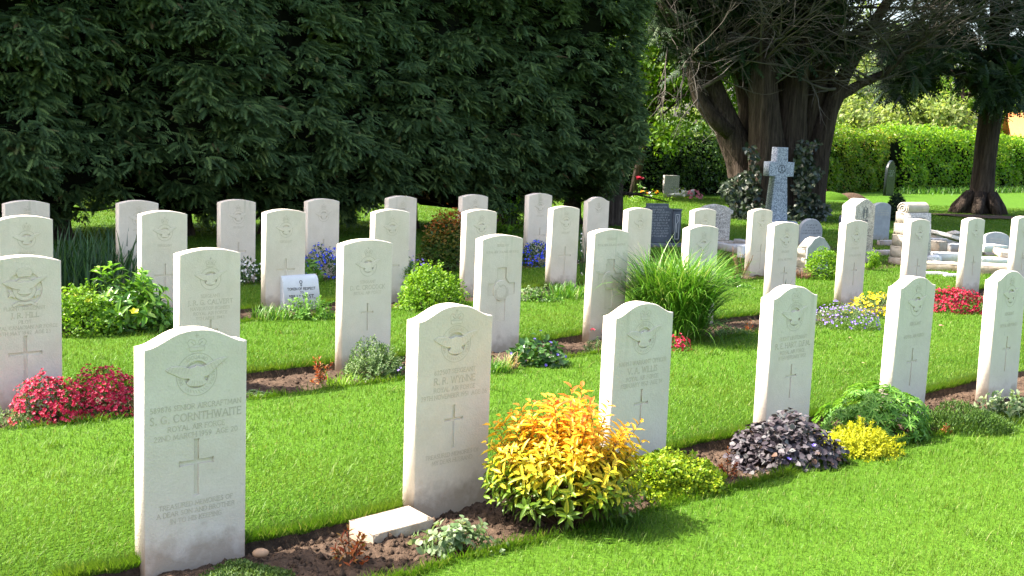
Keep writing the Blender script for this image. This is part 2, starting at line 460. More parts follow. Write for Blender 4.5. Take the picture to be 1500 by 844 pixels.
# ------------------------------------------------------------------ grass blades: one mass
def bed_free(s, t, grow=.0):
    ok = np.ones(len(s), bool)
    for k, (s0, s1, t0, t1) in enumerate(BEDS):
        ok &= ~((s > edge_s(s0, t, 2*k) - .004 + grow) & (s < edge_s(s1, t, 2*k + 1) + .004 - grow) & (t > t0) & (t < t1))
    return ok
def grass():
    rng = np.random.default_rng(11)
    lb = LB()
    n = 1200000
    q = rng.random(n)
    d = (math.sqrt(3.0) + q*(math.sqrt(34) - math.sqrt(3.0)))**2
    x = (rng.random(n)*2 - 1)*(.60*d + 1.6)
    s, t = -math.sin(ROW)*x + math.cos(ROW)*d, math.cos(ROW)*x + math.sin(ROW)*d
    ok = bed_free(s, t)
    x, d, s, t = x[ok], d[ok], s[ok], t[ok]
    n = len(x)
    big = fbm(x*.9, d*.9, 3)
    tuft = fbm(x*6, d*6, 9, 2)
    az = rng.uniform(0, 2*PI, n); lean = rng.normal(.0, .38, n) + .1
    # mowing pushes the blades along the rows
    A = np.stack([np.cos(az)*lean + .12, np.sin(az)*lean + .08, np.ones(n)], -1)
    N = np.stack([np.cos(az), np.sin(az), np.zeros(n)], -1)
    L = (.014 + .014*rng.random(n) + .016*(rng.random(n) > .96))*(.75 + .6*tuft)*(1 + .02*np.clip(d - 6, 0, 20))
    W = (.0018 + .0010*rng.random(n))*(np.maximum(d, 4)/4)**.8
    lb.add(np.stack([x, d, np.full(n, -.003)], -1), A, N, L, W, LB.BLADE)
    # unmown fringe leaning over the cut edges of the beds
    for k, (s0, s1, t0, t1) in enumerate(BEDS):
        for side in (0, 1):
            m_ = (16000, 13000, 8000, 4000)[k]
            t = rng.uniform(max(t0, 1.2), min(t1, 13), m_)
            if k == 0: t = 1.3 + (7.5 - 1.3)*rng.random(m_)**1.25
            off = np.abs(rng.normal(0, .022, m_))
            s = edge_s(s1 if side else s0, t, 2*k + side) + (off if side else -off)
            P = np.stack([NV.x*s + RV.x*t, NV.y*s + RV.y*t, np.full(m_, -.006)], -1)
            az = rng.uniform(0, 2*PI, m_)
            sg = -1 if side else 1
            push = rng.uniform(.0, .75, m_) if side else rng.normal(.0, .3, m_)
            if not side:
                kp = rng.random(m_) < np.clip(2.2*fbm(t*5, t*0, 77, 2) - .35, .15, 1)
            A = np.stack([np.cos(az)*.4 + sg*NV.x*push, np.sin(az)*.4 + sg*NV.y*push, np.full(m_, .8)], -1)
            N = np.stack([-sg*NV.x + .6*np.cos(az), -sg*NV.y + .6*np.sin(az), np.full(m_, .3)], -1)
            if not side: P, A, N = P[kp], A[kp], N[kp]
            m_ = len(P); dd = np.maximum(P[:, 1], 4)
            lb.add(P, A, N, ((.03 if side else .022) + .045*rng.random(m_)**(1.6 if side else 2.6)), (.0028 + .0015*rng.random(m_))*(dd/4)**.6, LB.BLADE)
    # scattered coarse tufts the mower left
    for _ in range(90):
        dx = rng.uniform(3.6, 9); xx = rng.uniform(-.45, .5)*dx
        m_ = 26
        P = np.stack([xx + rng.normal(0, .035, m_), dx + rng.normal(0, .035, m_), np.zeros(m_)], -1)
        s_, t_ = -math.sin(ROW)*P[:, 0] + math.cos(ROW)*P[:, 1], math.cos(ROW)*P[:, 0] + math.sin(ROW)*P[:, 1]
        P = P[bed_free(s_, t_)]; m_ = len(P)
        az = rng.uniform(0, 2*PI, m_)
        lb.add(P, np.stack([np.cos(az)*.6, np.sin(az)*.6, np.ones(m_)], -1), np.stack([np.cos(az), np.sin(az), np.zeros(m_)], -1), rng.uniform(.04, .075, m_), .0034*(dx/4)**.6, LB.BLADE)
    o = lb.build('grass', M['grass'])
    tag(o, 'short bright green lawn grass growing between the rows of headstones', 'grass', kind='stuff')
grass()

# ================================================================== conifer foliage
M['cypress'] = leaf_mat('cypress_spray', [(0, (.034, .064, .022)), (.5, (.070, .125, .040)), (.85, (.14, .205, .065)), (.985, (.20, .28, .08)), (1, (.18, .10, .05))], .2, .55, patch=(.5, (.17, .25, .045), -.7), spec=.25)
M['yew'] = leaf_mat('dark_yew_spray', [(0, (.014, .030, .013)), (.7, (.028, .056, .022)), (1, (.07, .10, .04))], .12, .6, spec=.2)
def plume(lb, rng, P, OUT, size, nf=9, droop=.35, width=.55):
    """branch ends carrying fans of flat sprays; P, OUT: (n,3)"""
    P = np.asarray(P, float); OUT = nrm(np.asarray(OUT, float)); n = len(P)
    up_ = np.array([0, 0, 1.0])
    side = nrm(np.cross(OUT, up_))
    for k in range(nf):
        a = rng.uniform(-1, 1, n)
        e = rng.uniform(-.25, .55, n)
        ax = OUT*(1 - .35*np.abs(a))[:, None] + side*(a*.95)[:, None] + up_*(e - droop*.5)[:, None]
        ax = nrm(ax)
        nn = nrm(up_*1.0 + OUT*.45 + rng.normal(0, .25, (n, 3)))
        sz = size*rng.uniform(.6, 1.15, n)
        base = P + (OUT*rng.uniform(-.25, .25, (n, 1)) + side*(a*.28)[:, None] + up_*rng.uniform(-.12, .22, (n, 1)))*size[:, None]
        lb.add(base, ax, nn, sz, sz*width*1.55, FROND)
# the tall clipped hedge
H_S, H_HALF, H_TOP, H_T0, H_T1 = 15.05, 1.45, 8.9, -4.0, 14.9
hedge = thing('conifer_hedge', 'tall dark green cypress hedge rising behind the last row of headstones', 'hedge', (0, 0, 0))
def hedge_profile(z, t, rng=None):
    """half depth of the hedge at height z"""
    f = np.clip(z/1.1, 0, 1)**.55
    top = np.clip((H_TOP - z)/2.5, 0, 1)**.5
    lump = (fbm(t*.75, z*.6, 21, 3) - .5)*1.3 + (fbm(t*2.3, z*2.2, 25, 2) - .5)*.8
    return (H_HALF + lump)*f*top
def hedge_bottom(t):
    t = np.asarray(t, float); z = .16 + .2*vn(t*1.7, t*0, 33)
    for c_, w_, h_ in ((5.95, .45, .52), (10.4, .85, .5), (12.05, .3, .5), (14.1, .7, .55)): z = z + h_*np.exp(-((t - c_)/w_)**4)
    return z
def end_extra(z): return np.clip(.18*(z - 2.2), -.35, .7) + (fbm(np.asarray(z, float)*1.1, np.asarray(z, float)*0, 88, 2) - .5)*.9      # the right end leans out higher up
rng = np.random.default_rng(21)
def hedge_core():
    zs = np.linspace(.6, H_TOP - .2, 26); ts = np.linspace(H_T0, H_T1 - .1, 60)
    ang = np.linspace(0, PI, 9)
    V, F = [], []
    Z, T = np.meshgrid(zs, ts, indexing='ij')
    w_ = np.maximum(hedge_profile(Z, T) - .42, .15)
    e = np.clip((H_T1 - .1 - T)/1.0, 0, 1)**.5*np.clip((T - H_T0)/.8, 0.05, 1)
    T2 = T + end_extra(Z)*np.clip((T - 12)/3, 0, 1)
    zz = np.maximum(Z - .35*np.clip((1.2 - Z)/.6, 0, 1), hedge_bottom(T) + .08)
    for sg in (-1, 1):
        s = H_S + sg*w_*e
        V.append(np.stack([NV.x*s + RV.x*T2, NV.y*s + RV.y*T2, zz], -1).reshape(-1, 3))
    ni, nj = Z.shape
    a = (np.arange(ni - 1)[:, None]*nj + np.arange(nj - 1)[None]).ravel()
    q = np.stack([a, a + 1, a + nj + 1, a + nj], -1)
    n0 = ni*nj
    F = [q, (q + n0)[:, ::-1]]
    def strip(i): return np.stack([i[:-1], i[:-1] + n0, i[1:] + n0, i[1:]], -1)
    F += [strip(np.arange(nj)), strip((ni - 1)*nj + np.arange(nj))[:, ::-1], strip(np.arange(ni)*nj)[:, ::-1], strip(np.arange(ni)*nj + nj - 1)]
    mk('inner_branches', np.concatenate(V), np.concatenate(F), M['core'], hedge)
hedge_core()
def hedge_foliage():
    rng = np.random.default_rng(22)
    lb = LB()
    def face(n, z0, z1, t0, t1, size, nf, back=False, inset=0):
        t = rng.uniform(t0, t1, n); z = z0 + (z1 - z0)*rng.random(n)
        zb = hedge_bottom(t)
        z = np.maximum(z, zb + rng.uniform(0, .25, n))
        w_ = hedge_profile(z, t) - rng.random(n)**2*.35 - inset
        e = np.clip((H_T1 + .15 - t)/1.1, 0.02, 1)**.5
        sg = 1 if back else -1
        s = H_S + sg*w_*e
        t2 = t + end_extra(z)*np.clip((t - 12)/3, 0, 1)
        P = np.stack([NV.x*s + RV.x*t2, NV.y*s + RV.y*t2, z], -1)
        endf = np.clip((t - (H_T1 - .9))/.9, 0, 1)
        O = sg*np.array(NV)[None]*(1 - .8*endf)[:, None] + np.array(RV)[None]*(rng.normal(.15, .35, n) + endf)[:, None]
        plume(lb, rng, P, O, size*rng.uniform(.75, 1.25, n), nf)
    face(1300, .2, 5.2, 3.2, H_T1 + .15, .27, 10, inset=.42)
    # heavy drooping pads of foliage, one above the other with dark hollows between
    def pads(n, per, r0_, r1_, z0, z1, lift):
        tc, zc = rng.uniform(3.3, H_T1 + .1, n), rng.uniform(z0, z1, n)
        rs = rng.uniform(r0_, r1_, n)
        i = np.repeat(np.arange(n), per); m_ = len(i)
        rad, a = np.sqrt(rng.random(m_)), rng.uniform(-.35*PI, 1.35*PI, m_)
        dx, dz = rad*np.cos(a), rad*np.sin(a)
        t = tc[i] + dx*rs[i]*1.15; z = zc[i] + dz*rs[i]*.7
        ok = (z > hedge_bottom(t) - .05) & (t < H_T1 + .25); i, dx, dz, t, z, rad = i[ok], dx[ok], dz[ok], t[ok], z[ok], rad[ok]
        w_ = hedge_profile(z, t) - .12 + lift*rs[i]*(1.15 - rad**2)
        e = np.clip((H_T1 + .3 - t)/1.1, 0.02, 1)**.5
        s = H_S - w_*e; t2 = t + end_extra(z)*np.clip((t - 12)/3, 0, 1)
        P = np.stack([NV.x*s + RV.x*t2, NV.y*s + RV.y*t2, z], -1)
        O = -np.array(NV)[None] + np.array(RV)[None]*(dx*.8 + .1)[:, None] + np.array([0, 0, 1.0])[None]*(dz*.35 - .15)[:, None]
        plume(lb, rng, P, O, .155*rng.uniform(.7, 1.35, len(t)), 10, droop=.4, width=.5)
    pads(330, 18, .24, .52, .45, 5.0, .95)
    pads(70, 10, .15, .3, .15, .7, .8)
    pads(140, 12, .14, .3, .3, 4.8, 1.3)
    # the outer end
    n = 420
    z = rng.uniform(.5, 5.6, n); s = rng.uniform(-1, 1, n)*hedge_profile(z, z*0 + H_T1 - 1)*.75
    t = H_T1 + end_extra(z) - .15 - .25*np.abs(s) - rng.random(n)*.2
    P = np.stack([NV.x*(H_S + s) + RV.x*t, NV.y*(H_S + s) + RV.y*t, z], -1)
    plume(lb, rng, P, np.array(RV)[None] + np.array(NV)[None]*(s*.7)[:, None], .36*rng.uniform(.75, 1.2, n), 9)
    face(900, .4, H_TOP - .4, H_T0, 2.6, .7, 6)
    face(900, 5.0, H_TOP - .3, 3.2, H_T1, .7, 6)
    face(1000, .4, H_TOP - .4, H_T0, H_T1, .75, 6, True)
    lb.build('foliage', M['cypress'], hedge)
    tr = MB()
hedge_foliage()
rng = np.random.default_rng(23)
for i, t in enumerate((3.4, 4.5, 5.3, 7.0, 8.3, 9.2, 10.9, 12.0, 13.3, 14.6, 15.1)):
    mb = MB()
    p = st(H_S + rng.normal(-.1, .2), t)
    mb.tube([p + Vector((0, 0, -.15)), p + Vector((0, 0, .15)), p + Vector((rng.normal(0, .05), rng.normal(0, .05), 1.1)), p + Vector((rng.normal(0, .1), rng.normal(0, .1), 2.6))],
            [.26, .17, .13, .1] if t < 15 else [.4, .32, .27, .2], 9)
    for q in range(7):
        a = rng.uniform(0, 2*PI); z = rng.uniform(.35, .8); ln = rng.uniform(.5, 1.2)
        mb.tube([p + Vector((0, 0, z)), p + Vector((math.cos(a)*ln*.5, math.sin(a)*ln*.5, z - .02)), p + Vector((math.cos(a)*ln, math.sin(a)*ln, z - rng.uniform(-.1, .2)))], [.03, .02, .008], 5)
    mb.build('trunk', M['bark'], hedge, smooth=True)

# ================================================================== the old yew by the hedge end
def path_px(pts, d):
    return [at(u, v, d + (p[0] if p else 0)) for u, v, *p in pts]
M['bark_dark'] = bark_mat('dark_bark', .8)
yew = thing('old_yew_tree', 'massive many-stemmed dark tree with bare sweeping twigs behind the granite cross', 'tree', (0, 0, 0))
YD = 25.2
STEMS = [
    ([(1100, 336), (1100, 290), (1088, 235), (1068, 190), (1042, 130), (1008, 70), (975, 0), (930, -110)], [.62, .5, .42, .36, .33, .29, .25, .15], 0),
    ([(1128, 338), (1126, 270), (1122, 200), (1118, 120), (1112, 20), (1105, -140)], [.62, .5, .42, .36, .3, .15], -.5),
    ([(1152, 338), (1155, 260), (1160, 200), (1166, 120), (1180, 30), (1200, -140)], [.6, .46, .36, .32, .28, .15], -.2),
    ([(1180, 336), (1188, 280), (1198, 225), (1214, 165), (1236, 112), (1270, 50), (1320, -30), (1370, -120)], [.5, .36, .28, .24, .19, .15, .11, .06], .1),
    ([(1070, 196), (1044, 172), (1024, 145), (1014, 108), (1012, 70), (1022, 20)], [.16, .17, .15, .13, .11, .08], -.25),
    ([(1174, 332), (1178, 260), (1184, 190), (1198, 120), (1220, 20), (1240, -60)], [.5, .36, .3, .26, .2, .12], .35),
    ([(1140, 330), (1142, 250), (1140, 180), (1148, 90), (1150, -20)], [.5, .45, .4, .35, .25], .6),
    ([(1205, 190), (1230, 140), (1262, 122), (1295, 108), (1330, 75), (1400, 40)], [.16, .13, .10, .09, .07, .03], .2),
    ([(1210, 170), (1212, 110), (1222, 50), (1240, -40)], [.18, .15, .13, .09], .5),
    ([(1090, 240), (1100, 160), (1085, 90), (1060, 20), (1040, -80)], [.3, .27, .23, .18, .1], .5),
]
mb = MB()
for pts, rad, dd in STEMS[:4] + STEMS[5:7]:
    rad = [r_*.84 for r_ in rad]
    P = path_px(pts, YD + dd); Pn, Rn = [], []
    for i in range(len(P) - 1):
        for q in np.linspace(0, 1, 5)[:-1]:
            Pn.append(P[i].lerp(P[i+1], q)); Rn.append(rad[i]*(1-q) + rad[i+1]*q)
    b0 = len(mb.V)
    mb.tube(Pn + [P[-1]], Rn + [rad[-1]], 16)
    for i in range(b0, len(mb.V)):           # fluted, stringy surface
        v = Vector(mb.V[i]); k = (i - b0) % 16; c_ = Pn[min((i - b0)//16, len(Pn) - 1)]
        f = 1 + .22*(vn(np.array([k*.9]), np.array([v.z*.35]), 91)[0] - .5) + .16*(vn(np.array([k*2.3]), np.array([v.z*.8]), 95)[0] - .5)
        mb.V[i] = tuple(c_ + (v - c_)*f)
mb.build('trunk', M['bark_dark'], yew, smooth=True)
for pts, rad, dd in STEMS[4:5] + STEMS[7:]:
    mb = MB(); mb.tube(path_px(pts, YD + dd), rad, 9); mb.build('limb', M['bark_dark'], yew, smooth=True)
def yew_twigs():
    rng = np.random.default_rng(31)
    mb = MB()
    mpp = YD/F_PX
    def twig(p, d, L, r, curl, lvl):
        n = 6; P = [p]; q = p.copy(); d = d.normalized()
        for i in range(n):
            d = (d + curl*(1/n) + Vector(rng.normal(0, .11, 3))).normalized()
            q = q + d*(L/n); P.append(q.copy())
        mb.tube(P, [max(r*(1 - .8*i/n), .0045) for i in range(n + 1)], 4 if lvl else 5, cap=False)
        if lvl < 2:
            for _ in range((5, 3)[lvl]):
                i = rng.integers(1, n)
                dd = (P[i+1] - P[i]).normalized() + Vector(rng.normal(0, .45, 3))
                twig(P[i], dd, L*rng.uniform(.35, .65), r*.5, curl*.8, lvl + 1)
    # long bare branches sweeping out and up from the upper stems
    for pts, rad, dd in STEMS:
        P = path_px(pts, YD + dd)
        for _ in range(12):
            i = rng.integers(len(P)//2 - 1, len(P) - 1); p = P[i].lerp(P[i+1], rng.random())
            if p.z < 2.6: continue
            a = rng.uniform(-.3, 1) if rng.random() < .85 else rng.uniform(-.7, -.2)
            d = Vector((a*1.2, -rng.uniform(.2, 1.0), rng.uniform(-.15, .5)))
            twig(p, d, rng.uniform(1.3, 3.6), rng.uniform(.018, .04), Vector((.35*(1 if a > 0 else -.6), -.1, rng.uniform(-.1, .7))), 0)
    # hanging out to the right over the lawn
    for _ in range(11):
        p = at(rng.uniform(1170, 1330), rng.uniform(-60, 95), YD + rng.uniform(-1, .6))
        d = Vector((1, -rng.uniform(.0, .5), rng.uniform(-.1, .45)))
        twig(p, d, rng.uniform(1.5, 3.8), rng.uniform(.014, .03), Vector((.3, -.1, rng.uniform(-.2, .6))), 0)
    for _ in range(4):
        p = at(rng.uniform(975, 1010), rng.uniform(40, 90), YD + rng.uniform(-.8, .4))
        twig(p, Vector((rng.uniform(-.5, .3), -.3, -.6)), rng.uniform(1., 2.0), .026, Vector((0, 0, -.5)), 0)
    mb.build('twigs', M['twig'], yew)
yew_twigs()
def yew_crown():
    rng = np.random.default_rng(32)
    lb = LB()
    n = 1500
    c = at(1150, -30, YD)
    th_, ph = rng.uniform(0, 2*PI, n), np.arccos(rng.uniform(-.55, .9, n))
    R = np.array([4.0, 3.6, 3.0])
    dirv = np.stack([np.sin(ph)*np.cos(th_), np.sin(ph)*np.sin(th_), np.cos(ph)], -1)
    P = np.array(c)[None] + np.array([.4, 0, 1.9]) + dirv*R*rng.uniform(.45, 1.0, (n, 1))
    plume(lb, rng, P, dirv + np.array([0, 0, -.2]), .65*rng.uniform(.7, 1.3, n), 7)
    # dark shaded foliage behind the stems
    n = 650
    u_ = rng.uniform(960, 1240, n); v_ = rng.uniform(-40, 92, n)
    keep = v_ < 118 - .0022*(u_ - 1130)**2 + 20*rng.random(n)
    P = np.array([at(a, b, YD + rng.uniform(-.9, 2.0)) for a, b in zip(u_[keep], v_[keep])])
    plume(lb, rng, P, rng.normal(0, 1, P.shape) + np.array([0, -.4, 0]), .5*rng.uniform(.7, 1.2, len(P)), 6)
    lb.build('crown', M['yew'], yew)
yew_crown()
M['ivy'] = leaf_mat('dark_ivy_leaf', [(0, (.016, .028, .014)), (.7, (.035, .052, .026)), (1, (.09, .11, .07))], .1, .35, spec=.5)
def yew_ivy():
    rng = np.random.default_rng(33)
    lb = LB()
    def patch(n, u0_, u1_, v0_, v1_, d, f):
        u_ = rng.uniform(u0_, u1_, n); v_ = v0_ + (v1_ - v0_)*rng.random(n)**.8
        k = f(u_, v_)
        u_, v_ = u_[k], v_[k]
        P = np.array([at(a, b, d - .25 + rng.normal(0, .22)) for a, b in zip(u_, v_)]); n = len(P)
        lb.add(P, rng.normal(0, 1, (n, 3)) + np.array([0, -.3, -.8]), rng.normal(0, .5, (n, 3)) + np.array([-.2, -1, .5]), rng.uniform(.07, .15, n), rng.uniform(.06, .12, n), LB.DIA)
    patch(2600, 1040, 1115, 215, 345, YD - .5, lambda u, v: u > 1105 - (v - 215)*.62 + 14*np.sin(v*.11))
    patch(1700, 1165, 1222, 205, 345, YD - .45, lambda u, v: u < 1196 + np.maximum(v - 290, 0)*.6 + 8*np.sin(v*.13))
    patch(700, 1085, 1180, 300, 345, YD - .8, lambda u, v: u > 0)
    lb.build('ivy', M['ivy'], yew)
yew_ivy()

# ================================================================== second conifer on the right
pine = thing('cypress_tree', 'single-trunked dark cypress with a shaggy brown trunk on the right of the lawn', 'tree', (0, 0, 0))
PD = 30.2
def pine_build():
    rng = np.random.default_rng(41)
    mb = MB()
    pts = [(1432, 318), (1434, 308), (1437, 290), (1442, 240), (1448, 190), (1454, 140), (1462, 60), (1470, -60)]
    rad = [.47, .38, .31, .27, .28, .29, .26, .2]
    P = path_px(pts, PD); Pn, Rn = [], []
    for i in range(len(P) - 1):
        for q in np.linspace(0, 1, 6)[:-1]:
            Pn.append(P[i].lerp(P[i+1], q)); Rn.append(rad[i]*(1-q) + rad[i+1]*q)
    mb.tube(Pn + [P[-1]], Rn + [rad[-1]], 20)
    for i in range(len(mb.V)):
        v = Vector(mb.V[i]); k = i % 20; c_ = Pn[min(i//20, len(Pn) - 1)]
        a = .45 if v.z < .5 else .2
        f = 1 + a*(vn(np.array([k*1.1]), np.array([v.z*.25]), 97)[0] - .5) + .18*(vn(np.array([k*3.3]), np.array([v.z*1.1]), 99)[0] - .5)
        mb.V[i] = tuple(c_ + (v - c_)*f)
    for a in (2.7, 3.4, 4.3, 5.2, 6.1):
        b = P[0] + Vector((0, 0, .1))
        mb.tube([P[2] + Vector((math.cos(a)*.25, math.sin(a)*.25, .1)), b + Vector((math.cos(a)*.55, math.sin(a)*.55, .12)), b + Vector((math.cos(a)*.72, math.sin(a)*.72, -.14))], [.16, .15, .08], 8)
    mb.build('trunk', M['bark_dark'], pine, smooth=True)
    for (pts_, r_) in (([(1446, 150), (1410, 110), (1360, 95), (1320, 110)], [.16, .12, .08, .03]), ([(1456, 120), (1420, 60), (1370, 20)], [.16, .12, .05]), ([(1458, 110), (1500, 60), (1540, 40)], [.16, .12, .05])):
        mb = MB(); mb.tube(path_px(pts_, PD), r_, 8); mb.build('limb', M['bark'], pine, smooth=True)
    lb = LB()
    def lobe(n, u0_, u1_, v0_, v1_, low, dj=1.6, size=.5):
        u_ = rng.uniform(u0_, u1_, n); v_ = rng.uniform(v0_, v1_, n)
        k = v_ < low(u_) + rng.normal(0, 7, n)
        P = np.array([at(a, b, PD + rng.normal(-.3, dj)) for a, b in zip(u_[k], v_[k])])
        plume(lb, rng, P, rng.normal(0, .8, P.shape) + np.array([-.2, -.8, 0]), size*rng.uniform(.7, 1.25, len(P)), 7)
    lobe(330, 1290, 1380, 40, 165, lambda u: 150 - np.abs(u - 1322)*.9)
    lobe(330, 1340, 1530, -60, 140, lambda u: np.interp(u, [1340, 1380, 1420, 1440, 1530], [95, 105, 118, 140, 120]))
    lobe(260, 1432, 1510, 80, 185, lambda u: 168 - np.abs(u - 1462)*.75, .8, .4)
    n = 900
    th_, ph = rng.uniform(0, 2*PI, n), np.arccos(rng.uniform(-.6, .95, n))
    dv = np.stack([np.sin(ph)*np.cos(th_), np.sin(ph)*np.sin(th_), np.cos(ph)], -1)
    Pc = np.array(at(1450, 20, PD)) + np.array([0, 0, 2.6]) + dv*np.array([3.1, 3.1, 3.2])*rng.uniform(.5, 1, (n, 1))
    plume(lb, rng, Pc, dv, .75*rng.uniform(.7, 1.3, n), 6)
    lb.build('crown', M['yew'], pine)
pine_build()
mb = MB()
rng = np.random.default_rng(42)
c = gnd(1440, 319)
ring = [(c.x + math.cos(a)*(1.15 + .25*math.sin(3*a) + rng.normal(0, .08)), c.y + math.sin(a)*(.75 + rng.normal(0, .06)), .035) for a in np.linspace(0, 2*PI, 40)[:-1]]
mb.raw(ring + [(c.x, c.y, .07)], [(i, (i+1) % 39, 39) for i in range(39)])
tag(mb.build('soil_patch', M['soil']), kind='structure')

# ================================================================== boundary hedges, far trees, houses
M['beech'] = leaf_mat('hedge_leaf', [(0, (.075, .16, .012)), (.5, (.15, .29, .018)), (.85, (.24, .34, .03)), (1, (.34, .26, .06))], .58, .4, patch=(.7, (.22, .27, .03), -.4), spec=.4)
M['privet'] = leaf_mat('bright_hedge_leaf', [(0, (.09, .22, .014)), (.5, (.17, .35, .018)), (.9, (.27, .42, .03)), (1, (.34, .38, .06))], .6, .4, patch=(.8, (.24, .38, .03), -.3), spec=.4)
M['dark_leaf'] = leaf_mat('shaded_hedge_leaf', [(0, (.030, .075, .012)), (.6, (.058, .13, .018)), (1, (.12, .22, .025))], .42, .4, spec=.4)  # darker leaf colour paints in the shade of the big conifers
def leaf_hedge(name, label, A, B, thick, h, n, mat, seed, leaf=.11):
    rng = np.random.default_rng(seed)
    o = thing(name, label, 'hedge', (0, 0, 0))
    A, B = Vector(A), Vector(B); ax = (B - A); Ln = ax.length; ax.normalize()
    nn = Vector((ax.y, -ax.x, 0))
    if nn.y > 0: nn = -nn
    def surf(l, q):
        """q 0..1 up the front face, 1..1.6 over the top"""
        lump = (fbm(l*.8, q*3, seed, 3) - .5)*1.3 + (fbm(l*2.2, q*6, seed + 3, 2) - .5)*.6
        z = np.where(q < 1, h*q, h) + lump*.35*np.clip(q, 0, 1)
        off = np.where(q < 1, thick*(.5 + .06*np.sin(q*6)) + lump*.6, thick*(.5 - (q - 1)*1.7))
        return off, z
    l = rng.uniform(0, Ln, n); q = rng.random(n)**.9*1.5
    off, z = surf(l, q)
    off = off - rng.random(n)**2*.35
    z = np.maximum(z + np.where(q > 1, rng.normal(0, .09, n), rng.normal(0, .04, n)), .03)
    P = np.array(A)[None] + np.array(ax)[None]*l[:, None] + np.array(nn)[None]*off[:, None] + np.stack([l*0, l*0, z], -1)
    lb = LB()
    N = np.array(nn)[None]*np.where(q < 1, 1, .2)[:, None] + np.array([0, 0, .7]) + rng.normal(0, .55, (n, 3))
    lb.add(P, rng.normal(0, 1, (n, 3)) + np.array([0, 0, -.4]) + np.array(nn)[None]*.7, N, leaf*rng.uniform(.6, 1.3, n), leaf*.72*rng.uniform(.6, 1.2, n), LB.DIA)
    lb.build('foliage', mat, o)
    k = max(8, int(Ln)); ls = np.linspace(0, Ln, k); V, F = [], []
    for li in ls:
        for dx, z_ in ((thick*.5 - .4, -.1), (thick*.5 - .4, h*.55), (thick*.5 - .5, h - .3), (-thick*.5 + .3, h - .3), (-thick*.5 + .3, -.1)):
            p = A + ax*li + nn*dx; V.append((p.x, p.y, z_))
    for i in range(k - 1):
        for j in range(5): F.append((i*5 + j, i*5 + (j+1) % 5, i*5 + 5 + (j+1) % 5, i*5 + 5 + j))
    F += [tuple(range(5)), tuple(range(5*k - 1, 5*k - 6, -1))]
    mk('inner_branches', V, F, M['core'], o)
    return o
hA, hB, hC, hD = gnd(905, 287), gnd(1092, 287), gnd(1316, 281), gnd(1600, 277)
bk = Vector((-.5, .8, 0))
leaf_hedge('boundary_hedge', 'shaded dark green leafy hedge left of the many-stemmed tree', hA + bk - (hB - hA)*1.2, hB + bk + (hB - hA)*.15, 1.5, 2.05, 15000, M['dark_leaf'], 51, .10)
leaf_hedge('boundary_hedge', 'yellow-green clipped hedge with bronze tips between the two big trees', hB + bk, hC + bk - (hC - hB)*.02, 1.5, 2.15, 17000, M['beech'], 52)
leaf_hedge('boundary_hedge', 'bright fresh green hedge on the far right behind the shaggy trunk', hC + bk - (hC - hB)*.03 + Vector((0, -.3, 0)), hD + bk, 1.7, 2.35, 20000, M['privet'], 53, .13)

M['birch_leaf'] = leaf_mat('pale_spring_leaf', [(0, (.14, .21, .045)), (.6, (.23, .31, .08)), (1, (.33, .36, .14))], .5, .5, spec=.3)
M['lime_leaf'] = leaf_mat('backlit_lime_leaf', [(0, (.08, .19, .012)), (.6, (.14, .27, .02)), (1, (.22, .33, .04))], .55, .4, spec=.3)
def broadleaf(name, label, base, h, rx, rz, n, leaf, mat, seed, group=None, trunk=.16, clumps=26, lean=0):
    rng = np.random.default_rng(seed)
    o = thing(name, label, 'tree', base, 0, group)
    mb = MB()
    top = Vector((lean, 0, h*.8))
    P = [Vector((0, 0, -.1)), Vector((lean*.2 + rng.normal(0, .05), 0, h*.25)), Vector((lean*.5, rng.normal(0, .1), h*.5)), top]
    mb.tube(P, [trunk*1.3, trunk, trunk*.7, trunk*.2], 8)
    cen = []
    for i in range(clumps):
        a = rng.uniform(0, 2*PI); ph = math.acos(rng.uniform(-.8, 1))
        k = rng.uniform(.45, 1)
        e = Vector((lean*.7 + rx*k*math.sin(ph)*math.cos(a), rx*k*math.sin(ph)*math.sin(a), h - rz + rz*k*math.cos(ph)))
        s_ = P[1].lerp(P[3], rng.uniform(.0, .8)); mid = s_.lerp(e, .5) + Vector((0, 0, .12*rx))
        mb.tube([s_, mid, e], [trunk*.34, trunk*.2, trunk*.05], 5, cap=False)
        cen.append(e)
    mb.build('trunk', M['bark'], o, smooth=True)
    cen = np.array(cen)
    idx = rng.integers(0, clumps, n)
    sz = rng.uniform(.5, 1.0, clumps)*rx*.38
    d = nrm(rng.normal(0, 1, (n, 3)))*(rng.random((n, 1))**.45)
    Pp = cen[idx] + d*sz[idx][:, None]*np.array([1, 1, .8])
    Pp[:, 2] = np.maximum(Pp[:, 2], .25)
    lb = LB(); lb.add(Pp, rng.normal(0, 1, (n, 3)) + np.array([0, 0, -.6]), d + np.array([0, 0, .8]) + rng.normal(0, .4, (n, 3)), leaf*rng.uniform(.6, 1.3, n), leaf*.6*rng.uniform(.7, 1.2, n), LB.DIA)
    lb.build('crown', mat, o)
    return o
broadleaf('lime_tree', 'bright lime green broadleaf tree glowing between the tall hedge and the many-stemmed tree', gnd(926, 291), 7.4, 2.6, 3.3, 26000, .16, M['lime_leaf'], 61, trunk=.10, clumps=90, lean=1.5)
FT = 'pale spring trees beyond the boundary hedge'
